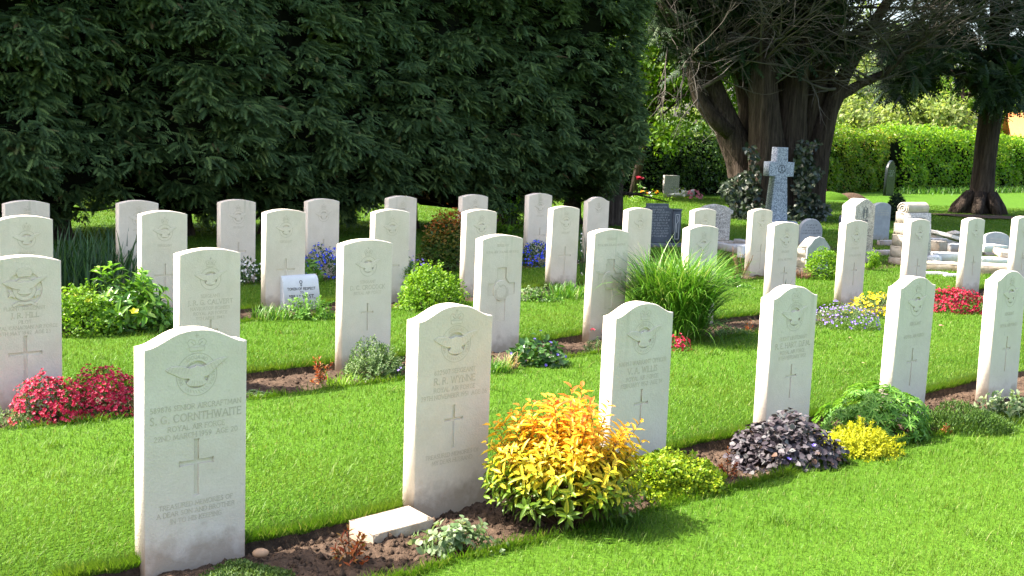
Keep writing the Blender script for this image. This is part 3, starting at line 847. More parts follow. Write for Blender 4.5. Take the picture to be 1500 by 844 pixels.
for u_, d_, h_, rx_, lab, sd in ((1212, 74, 9.5, 3.4, 'pale sparse tree beyond the hedge, closest to the many-stemmed trunk', 62), (1272, 82, 11.5, 4.4, 'tall yellowish-green tree beyond the hedge, left of the overhanging cypress lobe', 63),
                                 (1345, 80, 8.6, 4.0, 'pale tree beyond the hedge, below the overhanging cypress lobe', 64), (1402, 70, 8.2, 3.2, 'fresh green tree beyond the hedge, just left of the shaggy trunk', 65), (1500, 72, 9.0, 4.2, 'pale tree beyond the hedge, right of the shaggy trunk', 66),
                                 (1040, 78, 9.0, 4.5, 'pale tree beyond the hedge, left of the many-stemmed trunk', 67),
                                 (1240, 62, 4.6, 3.0, 'low pale tree peeping over the hedge, close right of the many-stemmed trunk', 68), (1310, 64, 4.2, 3.2, 'low pale tree peeping over the hedge midway between the two big trunks', 69), (1375, 60, 4.4, 2.8, 'low pale tree peeping over the hedge just left of the shaggy trunk', 70)):
    b = gnd(u_, 240, 0) if False else at(u_, 240, d_); b.z = 0
    broadleaf('spring_tree', lab, b, h_, rx_, h_*.5, 4200, .30, M['birch_leaf'] if sd != 65 else M['lime_leaf'], sd, FT, trunk=.16, clumps=34)
M['roof_orange'] = plain_mat('orange_clay_tile', (.46, .17, .055), .8, .25, 30, .6, 30)
M['roof_grey'] = plain_mat('purple_grey_tile', (.16, .12, .125), .8, .2, 30, .6, 30)
M['brick'] = plain_mat('red_brick_wall', (.30, .14, .09), .9, .2, 40)
M['glass'] = plain_mat('dark_window_glass', (.03, .035, .04), .1, .1, spec=.6)
M['white_paint'] = plain_mat('white_paint', (.7, .7, .68), .5, .05)
def house(label, u_, ridge_v, d, wdt, dep, wall_h, mat, rz):
    b = at(u_, 240, d); b.z = 0
    rh = at(u_, ridge_v, d).z - wall_h
    o = thing('house', label, 'house', b, rz)
    mb = MB(); mb.box(0, wdt, 0, dep, -.2, wall_h); mb.raw([(0.002, 0, wall_h), (0.002, dep, wall_h), (0.002, dep/2, wall_h + rh - .1), (wdt, 0, wall_h), (wdt, dep, wall_h), (wdt, dep/2, wall_h + rh - .1)], [(0, 2, 1), (3, 4, 5)])
    mb.build('wall', M['brick'], o)
    e = .4
    mb = MB()
    sl_ = rh/(dep/2)
    for sg in (0, 1):
        y0, y1 = (-e, dep/2) if not sg else (dep + e, dep/2)
        z0, z1 = wall_h - e*sl_, wall_h + rh
        V = [(-e, y0, z0), (wdt + e, y0, z0), (wdt + e, y1, z1), (-e, y1, z1)]
        V += [(x, y, z + .14) for x, y, z in V]
        mb.raw(V, [(3, 2, 1, 0), (4, 5, 6, 7), (0, 1, 5, 4), (1, 2, 6, 5), (2, 3, 7, 6), (3, 0, 4, 7)])
    mb.build('roof', mat, o)
    for i in range(2):
        x = wdt*(.28 + .42*i)
        mb = MB(); mb.box(x - .6, x + .6, -.06, -.01, .6, 1.6); wn = mb.build('window', M['white_paint'], o)
        mb = MB(); mb.box(x - .52, x + .52, -.075, -.062, .68, 1.52); mb.build('pane', M['glass'], wn)
    return o
house('house with an orange clay tile roof seen above the hedge at the far right', 1494, 166, 64, 11, 7, 1.9, M['roof_orange'], -.25)
house('house with a purple-grey tile roof beside the orange-roofed house', 1470, 184, 72, 4.2, 5, 1.9, M['roof_grey'], -.1)

# ================================================================== incised capitals
GL = {
'A': (.80, ["0,0 .4,1 .8,0", ".15,.36 .65,.36"]), 'B': (.6, ["0,0 0,1 .38,1 .53,.9 .53,.66 .38,.54 0,.54", ".38,.54 .58,.42 .58,.14 .42,0 0,0"]),
'C': (.74, [".72,.84 .56,.97 .38,1 .14,.88 .02,.62 .02,.38 .14,.12 .38,0 .58,.04 .73,.17"]), 'D': (.74, ["0,0 0,1 .36,1 .62,.88 .73,.62 .73,.38 .62,.12 .36,0 0,0"]),
'E': (.5, [".5,.9 .48,1 0,1 0,0 .5,0 .52,.1", "0,.53 .4,.53"]), 'F': (.48, [".48,.9 .46,1 0,1 0,0", "0,.53 .38,.53"]),
'G': (.78, [".72,.85 .56,.97 .38,1 .14,.88 .02,.62 .02,.38 .14,.12 .38,0 .58,.04 .72,.12 .72,.42 .5,.42"]), 'H': (.74, ["0,0 0,1", ".72,0 .72,1", "0,.52 .72,.52"]),
'I': (.06, [".03,0 .03,1"]), 'J': (.3, [".25,1 .25,.05 .18,-.12 .02,-.16"]), 'K': (.68, ["0,0 0,1", ".62,1 .02,.46", ".2,.6 .68,0"]), 'L': (.5, ["0,1 0,0 .48,0 .52,.1"]),
'M': (.92, ["0,0 .1,1 .46,.12 .82,1 .92,0"]), 'N': (.76, ["0,0 0,1 .74,0 .74,1"]), 'O': (.86, [".43,1 .16,.9 .02,.62 .02,.38 .16,.1 .43,0 .7,.1 .84,.38 .84,.62 .7,.9 .43,1"]),
'P': (.56, ["0,0 0,1 .36,1 .53,.88 .54,.62 .38,.48 0,.48"]), 'Q': (.86, [".43,1 .16,.9 .02,.62 .02,.38 .16,.1 .43,0 .7,.1 .84,.38 .84,.62 .7,.9 .43,1", ".5,.15 .9,-.15"]),
'R': (.64, ["0,0 0,1 .34,1 .51,.89 .52,.65 .36,.52 0,.52", ".28,.52 .66,0"]), 'S': (.5, [".46,.86 .3,1 .12,.95 .04,.76 .14,.6 .36,.46 .47,.28 .4,.08 .22,0 .02,.12"]),
'T': (.66, ["0,.9 .02,1 .64,1 .66,.9", ".33,1 .33,0"]), 'U': (.7, ["0,1 0,.3 .1,.06 .35,0 .6,.06 .68,.3 .68,1"]), 'V': (.76, ["0,1 .38,0 .76,1"]), 'W': (1.05, ["0,1 .28,0 .53,.95 .78,0 1.05,1"]),
'X': (.7, ["0,0 .7,1", "0,1 .7,0"]), 'Y': (.7, ["0,1 .35,.48 .7,1", ".35,.48 .35,0"]), 'Z': (.62, ["0,1 .6,1 0,0 .62,0"]),
'0': (.6, [".3,1 .08,.85 0,.5 .08,.15 .3,0 .52,.15 .6,.5 .52,.85 .3,1"]), '1': (.2, ["0,.85 .12,1 .12,0"]), '2': (.55, [".03,.78 .14,.97 .34,1 .5,.82 .46,.6 .02,0 .55,0"]),
'3': (.5, [".03,.88 .22,1 .44,.85 .42,.62 .2,.53 .44,.44 .48,.16 .26,0 .02,.1"]), '4': (.58, [".42,0 .42,1 0,.3 .58,.3"]), '5': (.5, [".44,1 .1,1 .06,.56 .3,.6 .48,.4 .44,.1 .22,0 .02,.08"]),
'6': (.55, [".46,1 .14,.7 .02,.34 .14,.04 .36,0 .53,.2 .5,.46 .3,.58 .06,.42"]), '7': (.52, ["0,1 .52,1 .2,0"]), '8': (.52, [".26,1 .06,.86 .1,.62 .42,.44 .5,.18 .26,0 .02,.18 .1,.44 .42,.62 .46,.86 .26,1"]),
'9': (.55, [".09,0 .41,.3 .53,.66 .41,.96 .19,1 .02,.8 .05,.54 .25,.42 .49,.58"]), '.': (.1, ["0,0 .09,.0 .09,.09 0,.09"]), ',': (.1, [".06,.06 .0,-.14"]), '"': (.26, [".03,1 .06,.72", ".2,1 .17,.72"]), '-': (.3, ["0,.45 .28,.45"]), "'": (.1, [".04,1 .04,.72"])}
GL = {k: (w_, [[tuple(map(float, q.split(','))) for q in s.split()] for s in ss]) for k, (w_, ss) in GL.items()}
class Ribbons:
    """thin raised bands of the letter cuts, coloured for their shade and dirt, y is towards the reader when negative"""
    def __init__(self): self.V, self.F, self.k = [], [], 0
    def seg(self, a, b, w_, y=0.0):
        a, b = Vector(a), Vector(b); d = b - a
        if d.length < 1e-6: return
        d.normalize(); n = Vector((-d.y, d.x))*w_*.5; e = d*w_*.35
        self.k += 1; yy = y - .0005 - (self.k % 7)*.00004
        i = len(self.V)
        for p in (a - e - n, b + e - n, b + e + n, a - e + n): self.V.append((p.x, yy, p.y))
        self.F.append((i, i+1, i+2, i+3))
    def line(self, pts, w_, y=0.0, closed=False):
        for a, b in zip(pts, pts[1:] + (pts[:1] if closed else [])): self.seg(a, b, w_, y)
    def text(self, s, cx, z, h, maxw=.34, wt=.13, serif=True, fn=None, y=0.0, gap=.24):
        wd = [GL[c][0] + gap if c in GL else .42 for c in s]
        tot = (sum(wd) - gap)*h; k = min(1, maxw/max(tot, 1e-6)); x = -tot*k/2
        for c, w_ in zip(s, wd):
            if c in GL:
                for pl in GL[c][1]:
                    pts = [(x + px*h*k, pz*h) for px, pz in pl]
                    ext = []
                    if serif and len(pl) > 1:
                        for e, (px, pz) in ((0, pl[0]), (-1, pl[-1])):
                            if pz in (0.0, 1.0) and c not in 'BDPRELFTZ.0123456789': ext.append([(x + (px-.1)*h*k, pz*h), (x + (px+.1)*h*k, pz*h)])
                        if c in 'EFBDPRL': ext.append([(x - .08*h*k, 0), (x + .08*h*k, 0)])
                    for q in [pts] + ext:
                        if fn: q = [fn(a, b) for a, b in q]
                        else: q = [(cx + a, z + b) for a, b in q]
                        self.line(q, wt*h*(.75 if q in ext else 1), y)
            x += w_*h*k
    def build(self, name, mat, parent): return mk(name, self.V, self.F, mat, parent) if self.V else None
def circle(cx, cz, r, n=40, a0=0): return [(cx + r*math.cos(2*PI*i/n + a0), cz + r*math.sin(2*PI*i/n + a0)) for i in range(n)]

def outline(kind, W, h, apex, n=18):
    """face outline, counter-clockwise from the bottom left; z from below ground"""
    hw = W/2; B = -.12; top = []
    if kind == 'curved':
        for i in range(n + 1):
            q = 1 - 2*i/n; top.append((hw*q, h + (apex - h)*(1 - q*q)))
    elif kind == 'ogee':
        # small flat shoulders, then a hollow running up into a round crown
        prof = [(1.0, 0), (.93, .02), (.84, .09), (.76, .20), (.66, .36), (.55, .55), (.44, .73), (.33, .86), (.22, .94), (.11, .985), (0, 1)]
        rt = [(hw*q, h + (apex - h)*p) for q, p in prof]
        top = rt + [(-x, z) for x, z in reversed(rt[:-1])]
    elif kind == 'round':
        for i in range(n + 1):
            a = PI*i/n; top.append((hw*math.cos(a), h + (apex - h)*math.sin(a)))
    elif kind == 'peak':
        top = [(hw, h), (hw*.1, apex - .01), (0, apex), (-hw*.1, apex - .01), (-hw, h)]
    elif kind == 'gothic':
        for i in range(n + 1):
            q = 1 - 2*i/n; top.append((hw*q, h + (apex - h)*(1 - abs(q)**1.8)))
    elif kind == 'flat': top = [(hw, h), (-hw, h)]
    return [(-hw, B), (hw, B)] + top
def slab_mesh(mb, out, T, loops, depth, c=.004):
    """a slab whose front face is cut by recessed loops"""
    n = len(out); ins = inset(out, c)
    V = [(x, c, z) for x, z in out] + [(x, T - c, z) for x, z in out] + [(x, 0, z) for x, z in ins] + [(x, T, z) for x, z in ins]
    F = []
    for i in range(n):
        j = (i + 1) % n
        F += [(i, n + i, n + j, j), (2*n + i, i, j, 2*n + j), (n + i, 3*n + i, 3*n + j, n + j)]
    mb.raw(V, [tuple(reversed(f)) for f in F] if False else F)
    ls = [ins] + loops
    flat = [p for l in ls for p in l]
    tr = tessellate_polygon([[Vector((x, z, 0)) for x, z in l] for l in ls])
    mb.raw([(x, 0, z) for x, z in flat], orient(tr, flat, False))
    tb = tessellate_polygon([[Vector((x, z, 0)) for x, z in ins]])
    mb.raw([(x, T, z) for x, z in ins], orient(tb, ins, True))
    if loops:
        for l in loops:
            k = len(l)
            mb.raw([(x, depth, z) for x, z in l], orient(tessellate_polygon([[Vector((x, z, 0)) for x, z in l]]), l, False))
            Vv = [(x, 0, z) for x, z in l] + [(x, depth, z) for x, z in l]
            mb.raw(Vv, [(i, (i+1) % k, k + (i+1) % k, k + i) for i in range(k)])
def latin(cx, zt, zb, za, hw, t, fl=1.6):
    """cross outline with slightly flared ends"""
    f = t*fl; e = t*1.1
    R = [(t, zb + e), (f, zb), (-f, zb), (-t, zb + e), (-t, za - t), (-hw + e, za - t), (-hw, za - f), (-hw, za + f), (-hw + e, za + t), (-t, za + t), (-t, zt - e), (-f, zt), (f, zt), (t, zt - e), (t, za + t), (hw - e, za + t), (hw, za + f), (hw, za - f), (hw - e, za - t), (t, za - t)]
    return [(cx + x, z) for x, z in R][::-1]
EAGLE = [(-.115, .026), (-.088, .036), (-.055, .034), (-.028, .024), (-.010, .027), (.0, .032), (.012, .026), (.030, .028), (.060, .042), (.090, .050), (.118, .050), (.104, .040), (.080, .024), (.056, .004), (.044, -.008), (.030, -.011), (.026, -.016), (.038, -.028), (.036, -.034), (.022, -.041), (.004, -.043), (-.018, -.041), (-.034, -.035), (-.038, -.027), (-.026, -.016), (-.030, -.012), (-.046, -.012), (-.066, -.004), (-.088, .008), (-.104, .016)]
def air_badge(rb, rel, cz, k, fine):
    """the ringed eagle under a crown; returns the loops cut into the face"""
    g = .0011*k if fine else .0016
    loops = [circle(0, cz, .047*k, 36)]
    rb.line(circle(0, cz, .0745*k, 44), g*2.0, closed=True)
    rb.line(circle(0, cz, .0485*k, 36), g*.8, closed=True)
    rel.prism([(x*k, cz + z*k) for x, z in EAGLE][::-1], -.0022, .0065, c=.0015)
    rb.line([(x*k, cz + z*k) for x, z in EAGLE], g*1.1, -.0004, True)
    if fine:
        for sx in (-1, 1):
            for i in range(7):
                x0 = (.026 + .012*i)*sx; dz = .028 + (.016*i/6 if sx > 0 else .004*i/6)
                rb.seg((x0*k, cz + dz*k), ((x0 + .010*sx)*k, cz + (dz - .022 + .001*i)*k), g*.8, -.0024)
        for i in range(5): rb.seg(((-.016 + .008*i)*k, cz - .022*k), ((-.024 + .012*i)*k, cz - .042*k), g*.8, -.0024)
        def arc(a_mid):
            def fn(x, z): 
                r_ = (.0555*k + z); a = a_mid - x/(.0615*k); return (r_*math.cos(a), cz + r_*math.sin(a))
            return fn
        rb.text('ARDUA-AD', 0, 0, .0115*k, 1, .12, False, arc(PI/2))
        rb.text('PER', 0, 0, .0115*k, 1, .12, False, arc(PI*1.02 + .25))
        rb.text('ASTRA', 0, 0, .0115*k, 1, .12, False, arc(-.28))
        for a in np.linspace(-2.35, -.95, 9): rb.seg((.056*k*math.cos(a), cz + .056*k*math.sin(a)), (.066*k*math.cos(a + .1), cz + .066*k*math.sin(a + .1)), g*1.6)
    # dark bands that paint the shade in the recess around the eagle
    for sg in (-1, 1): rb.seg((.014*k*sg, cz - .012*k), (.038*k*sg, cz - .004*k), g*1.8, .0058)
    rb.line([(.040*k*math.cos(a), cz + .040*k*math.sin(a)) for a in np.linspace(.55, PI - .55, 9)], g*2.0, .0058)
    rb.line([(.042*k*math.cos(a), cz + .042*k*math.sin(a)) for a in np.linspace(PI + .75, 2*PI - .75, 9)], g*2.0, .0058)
    # crown
    z0 = cz + .083*k
    band = [(-.026, 0), (.026, 0), (.030, .012), (-.030, .012)]
    rel.prism([(x*k, z0 + z*k) for x, z in band], -.0018, .002, c=.0006)
    for sg in (-1, 1):
        a_ = [(sg*.027, .014), (sg*.036, .030), (sg*.024, .042), (sg*.008, .036), (sg*.003, .022)]
        rb.line([(x*k, z0 + z*k) for x, z in a_], g*1.5, closed=True)
        rb.line([(x*k, z0 + z*k) for x, z in [(sg*.010, .022), (sg*.020, .030)]], g*3.2)
    rb.line([(x*k, z0 + z*k) for x, z in band], g*1.1, -.0016, True)
    rb.seg((-.006*k, z0 + .053*k), (.006*k, z0 + .053*k), g*2); rb.seg((0, z0 + .046*k), (0, z0 + .06*k), g*2)
    return loops
def canadian_badge(rb, rel, cz, k):
    out = circle(0, cz, .088*k, 44)
    rel.prism([(x, z) for x, z in circle(0, cz, .058*k, 36)], -.001, .0065, c=.001)
    rb.line(circle(0, cz, .056*k, 36), .003, -.001, True); rb.line(circle(0, cz, .036*k, 30), .002, -.001, True)
    rel.prism([(x*.92*k, cz + z*.9*k + .012*k) for x, z in EAGLE][::-1], -.004, .0065, c=.0015)
    rb.line([(x*.92*k, cz + z*.9*k + .012*k) for x, z in EAGLE], .0024, -.0022, True)
    rel.prism([(x*k, cz + z*k) for x, z in [(-.030, .062), (.030, .062), (.040, .086), (.028, .104), (0, .110), (-.028, .104), (-.040, .086)]], -.002, .0065, c=.001)
    rb.line([(x*k, cz + z*k) for x, z in [(-.030, .064), (-.040, .086), (-.028, .104), (0, .110), (.028, .104), (.040, .086), (.030, .064)]], .0022, -.001, True)
    for sg in (-1, 1):
        lf = [(.056, -.012), (.078, -.004), (.070, -.022), (.080, -.036), (.060, -.034), (.050, -.046), (.046, -.030)]
        rel.prism([(x*sg*k, cz + z*k) for x, z in lf][::-sg], -.001, .0065, c=.001)
    rb.line([(.034*k*math.cos(a), cz + .034*k*math.sin(a)) for a in np.linspace(.4, PI - .4, 9)], .004, -.001)
    rb.line([(.034*k*math.cos(a), cz + .034*k*math.sin(a)) for a in np.linspace(PI + .5, 2*PI - .5, 9)], .004, -.001)
    sc = [(-.062, -.076), (-.030, -.060), (0, -.064), (.030, -.060), (.062, -.076), (.054, -.088), (.028, -.074), (0, -.078), (-.028, -.074), (-.054, -.088)]
    rel.prism([(x*k, cz + z*k) for x, z in sc][::-1], -.002, .0065, c=.001)
    rb.line([(x*k, cz + z*k) for x, z in sc], .0026, -.0016, True)
    return [out]
def fern_cross(rb, rel):
    """wide cross with a fern wreath over its centre"""
    za, t = .43, .042
    pts = [(t, .20), (t, za - t - .03), (t + .03, za - t), (.125, za - t), (.125, za + t), (t + .03, za + t), (t, za + t + .035), (t, .585), (-t, .585), (-t, za + t + .035), (-t - .03, za + t), (-.125, za + t), (-.125, za - t), (-t - .03, za - t), (-t, za - t - .03), (-t, .20)]
    lp = [pts]
    rel.prism([(x, z) for x, z in circle(0, za - .012, .074, 40)], -.001, .0065, c=.001)
    rb.line([(x, z) for x, z in pts[4:11]], .0032); rb.line(pts[10:13], .0026); rb.line(pts[0:5], .0016); rb.line(pts[12:16] + pts[:1], .0016)  # wider dark bands on the upper edges paint the shade under the lip
    for a in np.linspace(-3.4, .25, 22):
        c_, s_ = math.cos(a), math.sin(a); e = a + .16
        rb.seg((.050*c_, za - .02 + .050*s_), (.066*math.cos(e), za - .02 + .066*math.sin(e)), .0034, -.0012)
    rb.line([(.052*math.cos(a), za - .02 + .052*math.sin(a)) for a in np.linspace(.2, 1.35, 8)] + [(-.006, za + .012), (-.034, za + .042)], .0034, -.0012)
    rb.line(circle(0, za - .02, .046, 30), .002, -.0012, True)
    return lp

HS = {'11': (-1.073, 3.909, .002), '12': (-.217, 4.598, .018), '13': (.602, 5.129, -.018), '14': (1.460, 5.896, -.008), '15': (2.305, 6.547, -.005), '16': (3.101, 7.135, -.009),
 '21': (-2.535, 5.963, -.016), '22': (-1.738, 6.617, -.009), '23': (-.933, 7.428, .003), '24': (-.078, 8.225, -.001), '25': (.753, 8.948, .015), '26': (1.614, 9.818, .011), '27': (2.502, 10.621, .016), '28': (3.353, 11.332, .014), '29': (4.221, 12.046, .009), '2A': (5.096, 12.787, .003), '2B': (5.965, 13.535, .003),
 '31': (-3.545, 8.390, -.005), '32': (-2.752, 9.096, .016), '33': (-1.935, 9.801, .015), '34': (-1.103, 10.465, .005), '35': (-.315, 11.136, -.007), '36': (.531, 11.978, .007), '37': (1.360, 12.533, -.012), '38': (2.176, 13.221, -.030), '39': (2.947, 13.774, -.040),
 '41': (-4.231, 10.043, -.009), '42': (-3.475, 10.696, -.014), '43': (-2.713, 11.361, -.013), '44': (-1.978, 12.006, -.011), '45': (-1.231, 12.707, .011), '46': (-.460, 13.398, .022), '47': (.309, 14.085, .033), '48': (1.058, 14.665, -.007)}
PC = 'pale war-grave headstones standing in four rows'
# label, badge, lines under the badge, cross style, lines at the foot
SPEC = {
'11': ('largest nearest headstone at lower left, shouldered top, crisp crowned eagle badge and long slender cross', 'fine', ['589876 SENIOR AIRCRAFTMAN', 'S. G. CORNTHWAITE', 'ROYAL AIR FORCE', '22ND MARCH 1959  AGE 20'], 'long', ['TREASURED MEMORIES OF', 'A DEAR SON AND BROTHER', 'IN TO HIS KEEPING']),
'12': ('shouldered headstone with a low cream tablet at its foot, left of the golden shrub', 'fine', ['622507 SERGEANT', 'R. R. WYNNE', 'ROYAL AIR FORCE', '29TH NOVEMBER 1951  AGE 26'], 'thin', ['TREASURED MEMORIES OF', 'MY DEAR HUSBAND']),
'13': ('shouldered headstone half hidden behind the golden-orange shrub', 'fine', ['570357 WARRANT OFFICER', 'V. A. WILLIS', 'ROYAL AIR FORCE', 'FEBRUARY 1952  AGE 38'], 'short', []),
'14': ('shouldered headstone rising behind the dark purple-leaved mound', 'fine', ['FLIGHT LIEUTENANT', 'R. E. HART, D.F.M.', 'ROYAL AIR FORCE', '19TH FEBRUARY 1952'], 'thin', ['PEACE PERFECT PEACE'] and []),
'15': ('shouldered headstone rising behind the green bush of star-shaped leaves, left of the heather mat', 'ring', ['SERGEANT', '', 'ROYAL AIR FORCE'], 'low', []),
'16': ('shouldered headstone at the right end of the front row above grey-green variegated leaves', 'ring', ['SERGEANT', '', 'ROYAL AIR FORCE'], 'low', []),
'21': ('round-topped headstone with a leaf-wreathed badge behind the crimson flowers at the left edge', 'canada', ['FLIGHT SERGEANT', 'J. R. HILL', 'PILOT', 'ROYAL CANADIAN AIR FORCE', '6TH MAY 1942  AGE 23'], 'wide', []),
'22': ('round-topped headstone directly behind the largest nearest headstone', 'ring', ['SERGEANT', 'J. R. G. CALVERT', 'NAVIGATOR BOMBER', 'ROYAL AIR FORCE', '11TH APRIL 1943'], 'thin', []),
'23': ('round-topped headstone with rusty stained corners above the grey-green thyme bush', 'ring', ['SERGEANT', 'D. C. CROCOCK', 'ROYAL AIR FORCE'], 'thin', []),
'24': ('round-topped headstone with a broad fern-wreath cross beside the blue-flowered violets', 'fern', [], None, []),
'25': ('round-topped headstone with a broad fern-wreath cross, left of the tall arching grass clump', 'fern', [], None, []),
'26': ('round-topped headstone with its lower half hidden behind the tall arching grass clump', 'ring', ['SERGEANT'], None, []),
'27': ('round-topped headstone with dark grass stems crossing its face, behind a shouldered one', 'ring', ['SERGEANT', '', 'ROYAL AIR FORCE'], 'thin', []),
'28': ('round-topped headstone with a brown-stained badge behind the yellow flowers', 'ring', ['SERGEANT', '', 'ROYAL AIR FORCE'], 'low', []),
'29': ('round-topped headstone in front of the rough scroll-topped monument', 'ring', [], 'low', []),
'2A': ('round-topped headstone behind the right end of the crimson flower carpet', 'ring', [], 'low', []),
'2B': ('round-topped headstone cut off by the right edge, level with the crimson carpet', 'ring', [], 'low', []),
'31': ('round-topped headstone at the left edge between the wreath-badged one and the hedge', 'ring', ['SERGEANT'], 'wide', []),
'32': ('round-topped headstone rising right behind the broad-leaved green bush', 'ring', ['SERGEANT', 'J. F. TONKS'][:1], 'wide', []),
'33': ('round-topped headstone with a small white tribute tablet leaning on it', 'ring', ['SERGEANT'], 'wide', []),
'34': ('round-topped headstone behind the rusty-cornered one, left of the yellow-green bush', 'ring', [], 'wide', []),
'35': ('round-topped headstone right of the bronze-tipped shrub, behind a fern-wreath one', 'ring', [], 'wide', []),
'36': ('round-topped headstone standing clear on the lawn above strap-leaved lilies and small white-edged leaves', 'ring', ['SERGEANT'], 'wide', []),
'37': ('round-topped headstone in front of the dark slate memorial', 'ring', [], None, []),
'38': ('round-topped headstone in front of the memorial with kerb rails, above the arching grass', 'ring', [], None, []),
'39': ('round-topped headstone in front of the granite cross, beside bare rose stems', 'ring', [], 'wide', []),
'41': ('shaded headstone in the hedge shadow, leftmost of the last row', 'ring', [], None, []),
'42': ('shaded headstone in the hedge shadow right of the dark strappy leaf clump', 'ring', ['SERGEANT'], 'wide', []),
'43': ('shaded headstone in the hedge shadow above the white flowers', 'ring', ['SERGEANT'], 'wide', []),
'44': ('shaded brown-streaked headstone in the hedge shadow behind the left blue-flowered bush', 'ring', [], 'wide', []),
'45': ('shaded headstone in the hedge shadow left of the bronze-tipped shrub, tiny orange flower behind', 'ring', [], 'wide', []),
'46': ('shaded headstone in the hedge shadow just behind the bronze-tipped shrub', 'ring', [], None, []),
'47': ('shaded headstone in the hedge shadow behind the right blue-flowered bush', 'ring', ['SERGEANT'], 'wide', []),
'48': ('shaded headstone with a shouldered top under the right end of the tall hedge', 'small', [], None, []),
}
LEAN = {'15': (.012, 0), '16': (-.01, .006), '24': (.0, .006), '44': (.0, -.006), '36': (0, .008), '25': (.01, .004), '29': (0, .004)}
HEADSTONES = {}
for key, (hx, hy, hz) in HS.items():
    lab, bd, ls, cx_, foot = SPEC[key]
    ogee = key[0] == '1' or key == '48'
    W, T = .381, .080
    h, apex = (.758, .812) if ogee else (.788, .818)
    rb, rel, mb, rbb, rbc = Ribbons(), MB(), MB(), Ribbons(), Ribbons()
    loops = []
    if bd == 'fine': loops += air_badge(rbb, rel, .655, 1.0, True)
    elif bd == 'ring': loops += air_badge(rbb, rel, .655 if key[0] == '1' else .645, .86 if key[0] != '1' else .9, False)
    elif bd == 'small': loops += air_badge(rbb, rel, .66, .62, False)
    elif bd == 'canada': loops += canadian_badge(rbb, rel, .645, 1.05)
    elif bd == 'fern': loops += fern_cross(rbb, rel)
    z = .545
    big = 1 if len(ls) > 1 else -1
    for i, s in enumerate(ls):
        hh = .026 if i == big else .0175
        if s: rb.text(s, 0, z - hh*.5, hh, .335, .14 if hh > .02 else .13)
        z -= (.036 if i in (big, big - 1) else .0285)
    if bd == 'fern':
        rb.text('SERGEANT', 0, .735, .016, .2); rb.text('ROYAL NEW ZEALAND AIR FORCE', 0, .69, .014, .30); 
    if cx_ == 'long': loops.append(latin(0, .428, .226, .346, .064, .0085, 1.35))
    elif cx_ == 'thin': loops.append(latin(0, .405, .225, .345, .046, .0055, 1.4)); 
    elif cx_ == 'short': loops.append(latin(0, .42, .26, .355, .045, .0055))
    elif cx_ == 'low': loops.append(latin(0, .40, .18, .325, .05, .0055))
    elif cx_ == 'wide': loops.append(latin(0, .40, .10, .305, .085, .0085, 1.15))
    if cx_:      # shade painted as dark bands on upper and left edges of the cut cross
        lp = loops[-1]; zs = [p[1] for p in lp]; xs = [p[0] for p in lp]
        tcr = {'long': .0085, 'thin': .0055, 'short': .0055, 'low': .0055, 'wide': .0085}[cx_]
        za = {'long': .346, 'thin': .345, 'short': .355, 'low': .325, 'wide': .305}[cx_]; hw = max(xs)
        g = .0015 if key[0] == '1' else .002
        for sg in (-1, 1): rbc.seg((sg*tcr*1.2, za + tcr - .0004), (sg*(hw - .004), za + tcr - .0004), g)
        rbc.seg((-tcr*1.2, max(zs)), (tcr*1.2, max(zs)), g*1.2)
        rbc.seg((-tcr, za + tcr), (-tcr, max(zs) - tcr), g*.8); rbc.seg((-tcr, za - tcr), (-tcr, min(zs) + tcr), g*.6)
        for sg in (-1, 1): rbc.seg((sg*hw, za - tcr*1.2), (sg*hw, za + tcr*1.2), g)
    z = .200
    for s in foot:
        rb.text(s, 0, z - .008, .016, .29); z -= .0265
    if key == '12': pass
    slab_mesh(mb, outline('ogee' if ogee else 'curved', W, h, apex), T, loops, .006)
    root = mb.build('headstone', M['portland'])
    root.location = (hx, hy, hz)
    ln = LEAN.get(key, (0, 0))
    root.rotation_euler = (ln[0], ln[1], math.radians(41.1))
    tag(root, lab, 'headstone', PC)
    if rel.V: rbb.build('badge_outline_and_shade', M['groove'], rel.build('badge', M['portland'], root))
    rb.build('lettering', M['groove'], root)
    rbc.build('cross_edge_shade', M['groove'], root)
    HEADSTONES[key] = root

def stone(name, label, cat, u_, v_, W, T, kind, h, apex, mat, rz=math.radians(41.1), group=None, lean=(0, 0), lines=(), lmat='groove', z=0.0, lz=None, c=.006):
    """an older memorial of plain outline, standing on the lawn at a ground point"""
    o_ = outline(kind, W, h, apex)
    mb = MB(); slab_mesh(mb, o_, T, [], .005, c)
    root = mb.build(name, M[mat]); p = gnd(u_, v_)
    root.location = (p.x, p.y, z); root.rotation_euler = (lean[0], lean[1], rz)
    tag(root, label, cat, group)
    if lines:
        rb = Ribbons(); zz = lz or h*.9
        for s in lines:
            rb.text(s, 0, zz, W*.055, W*.82, .17, False); zz -= W*.105
        rb.build('lettering', M[lmat], root)
    return root

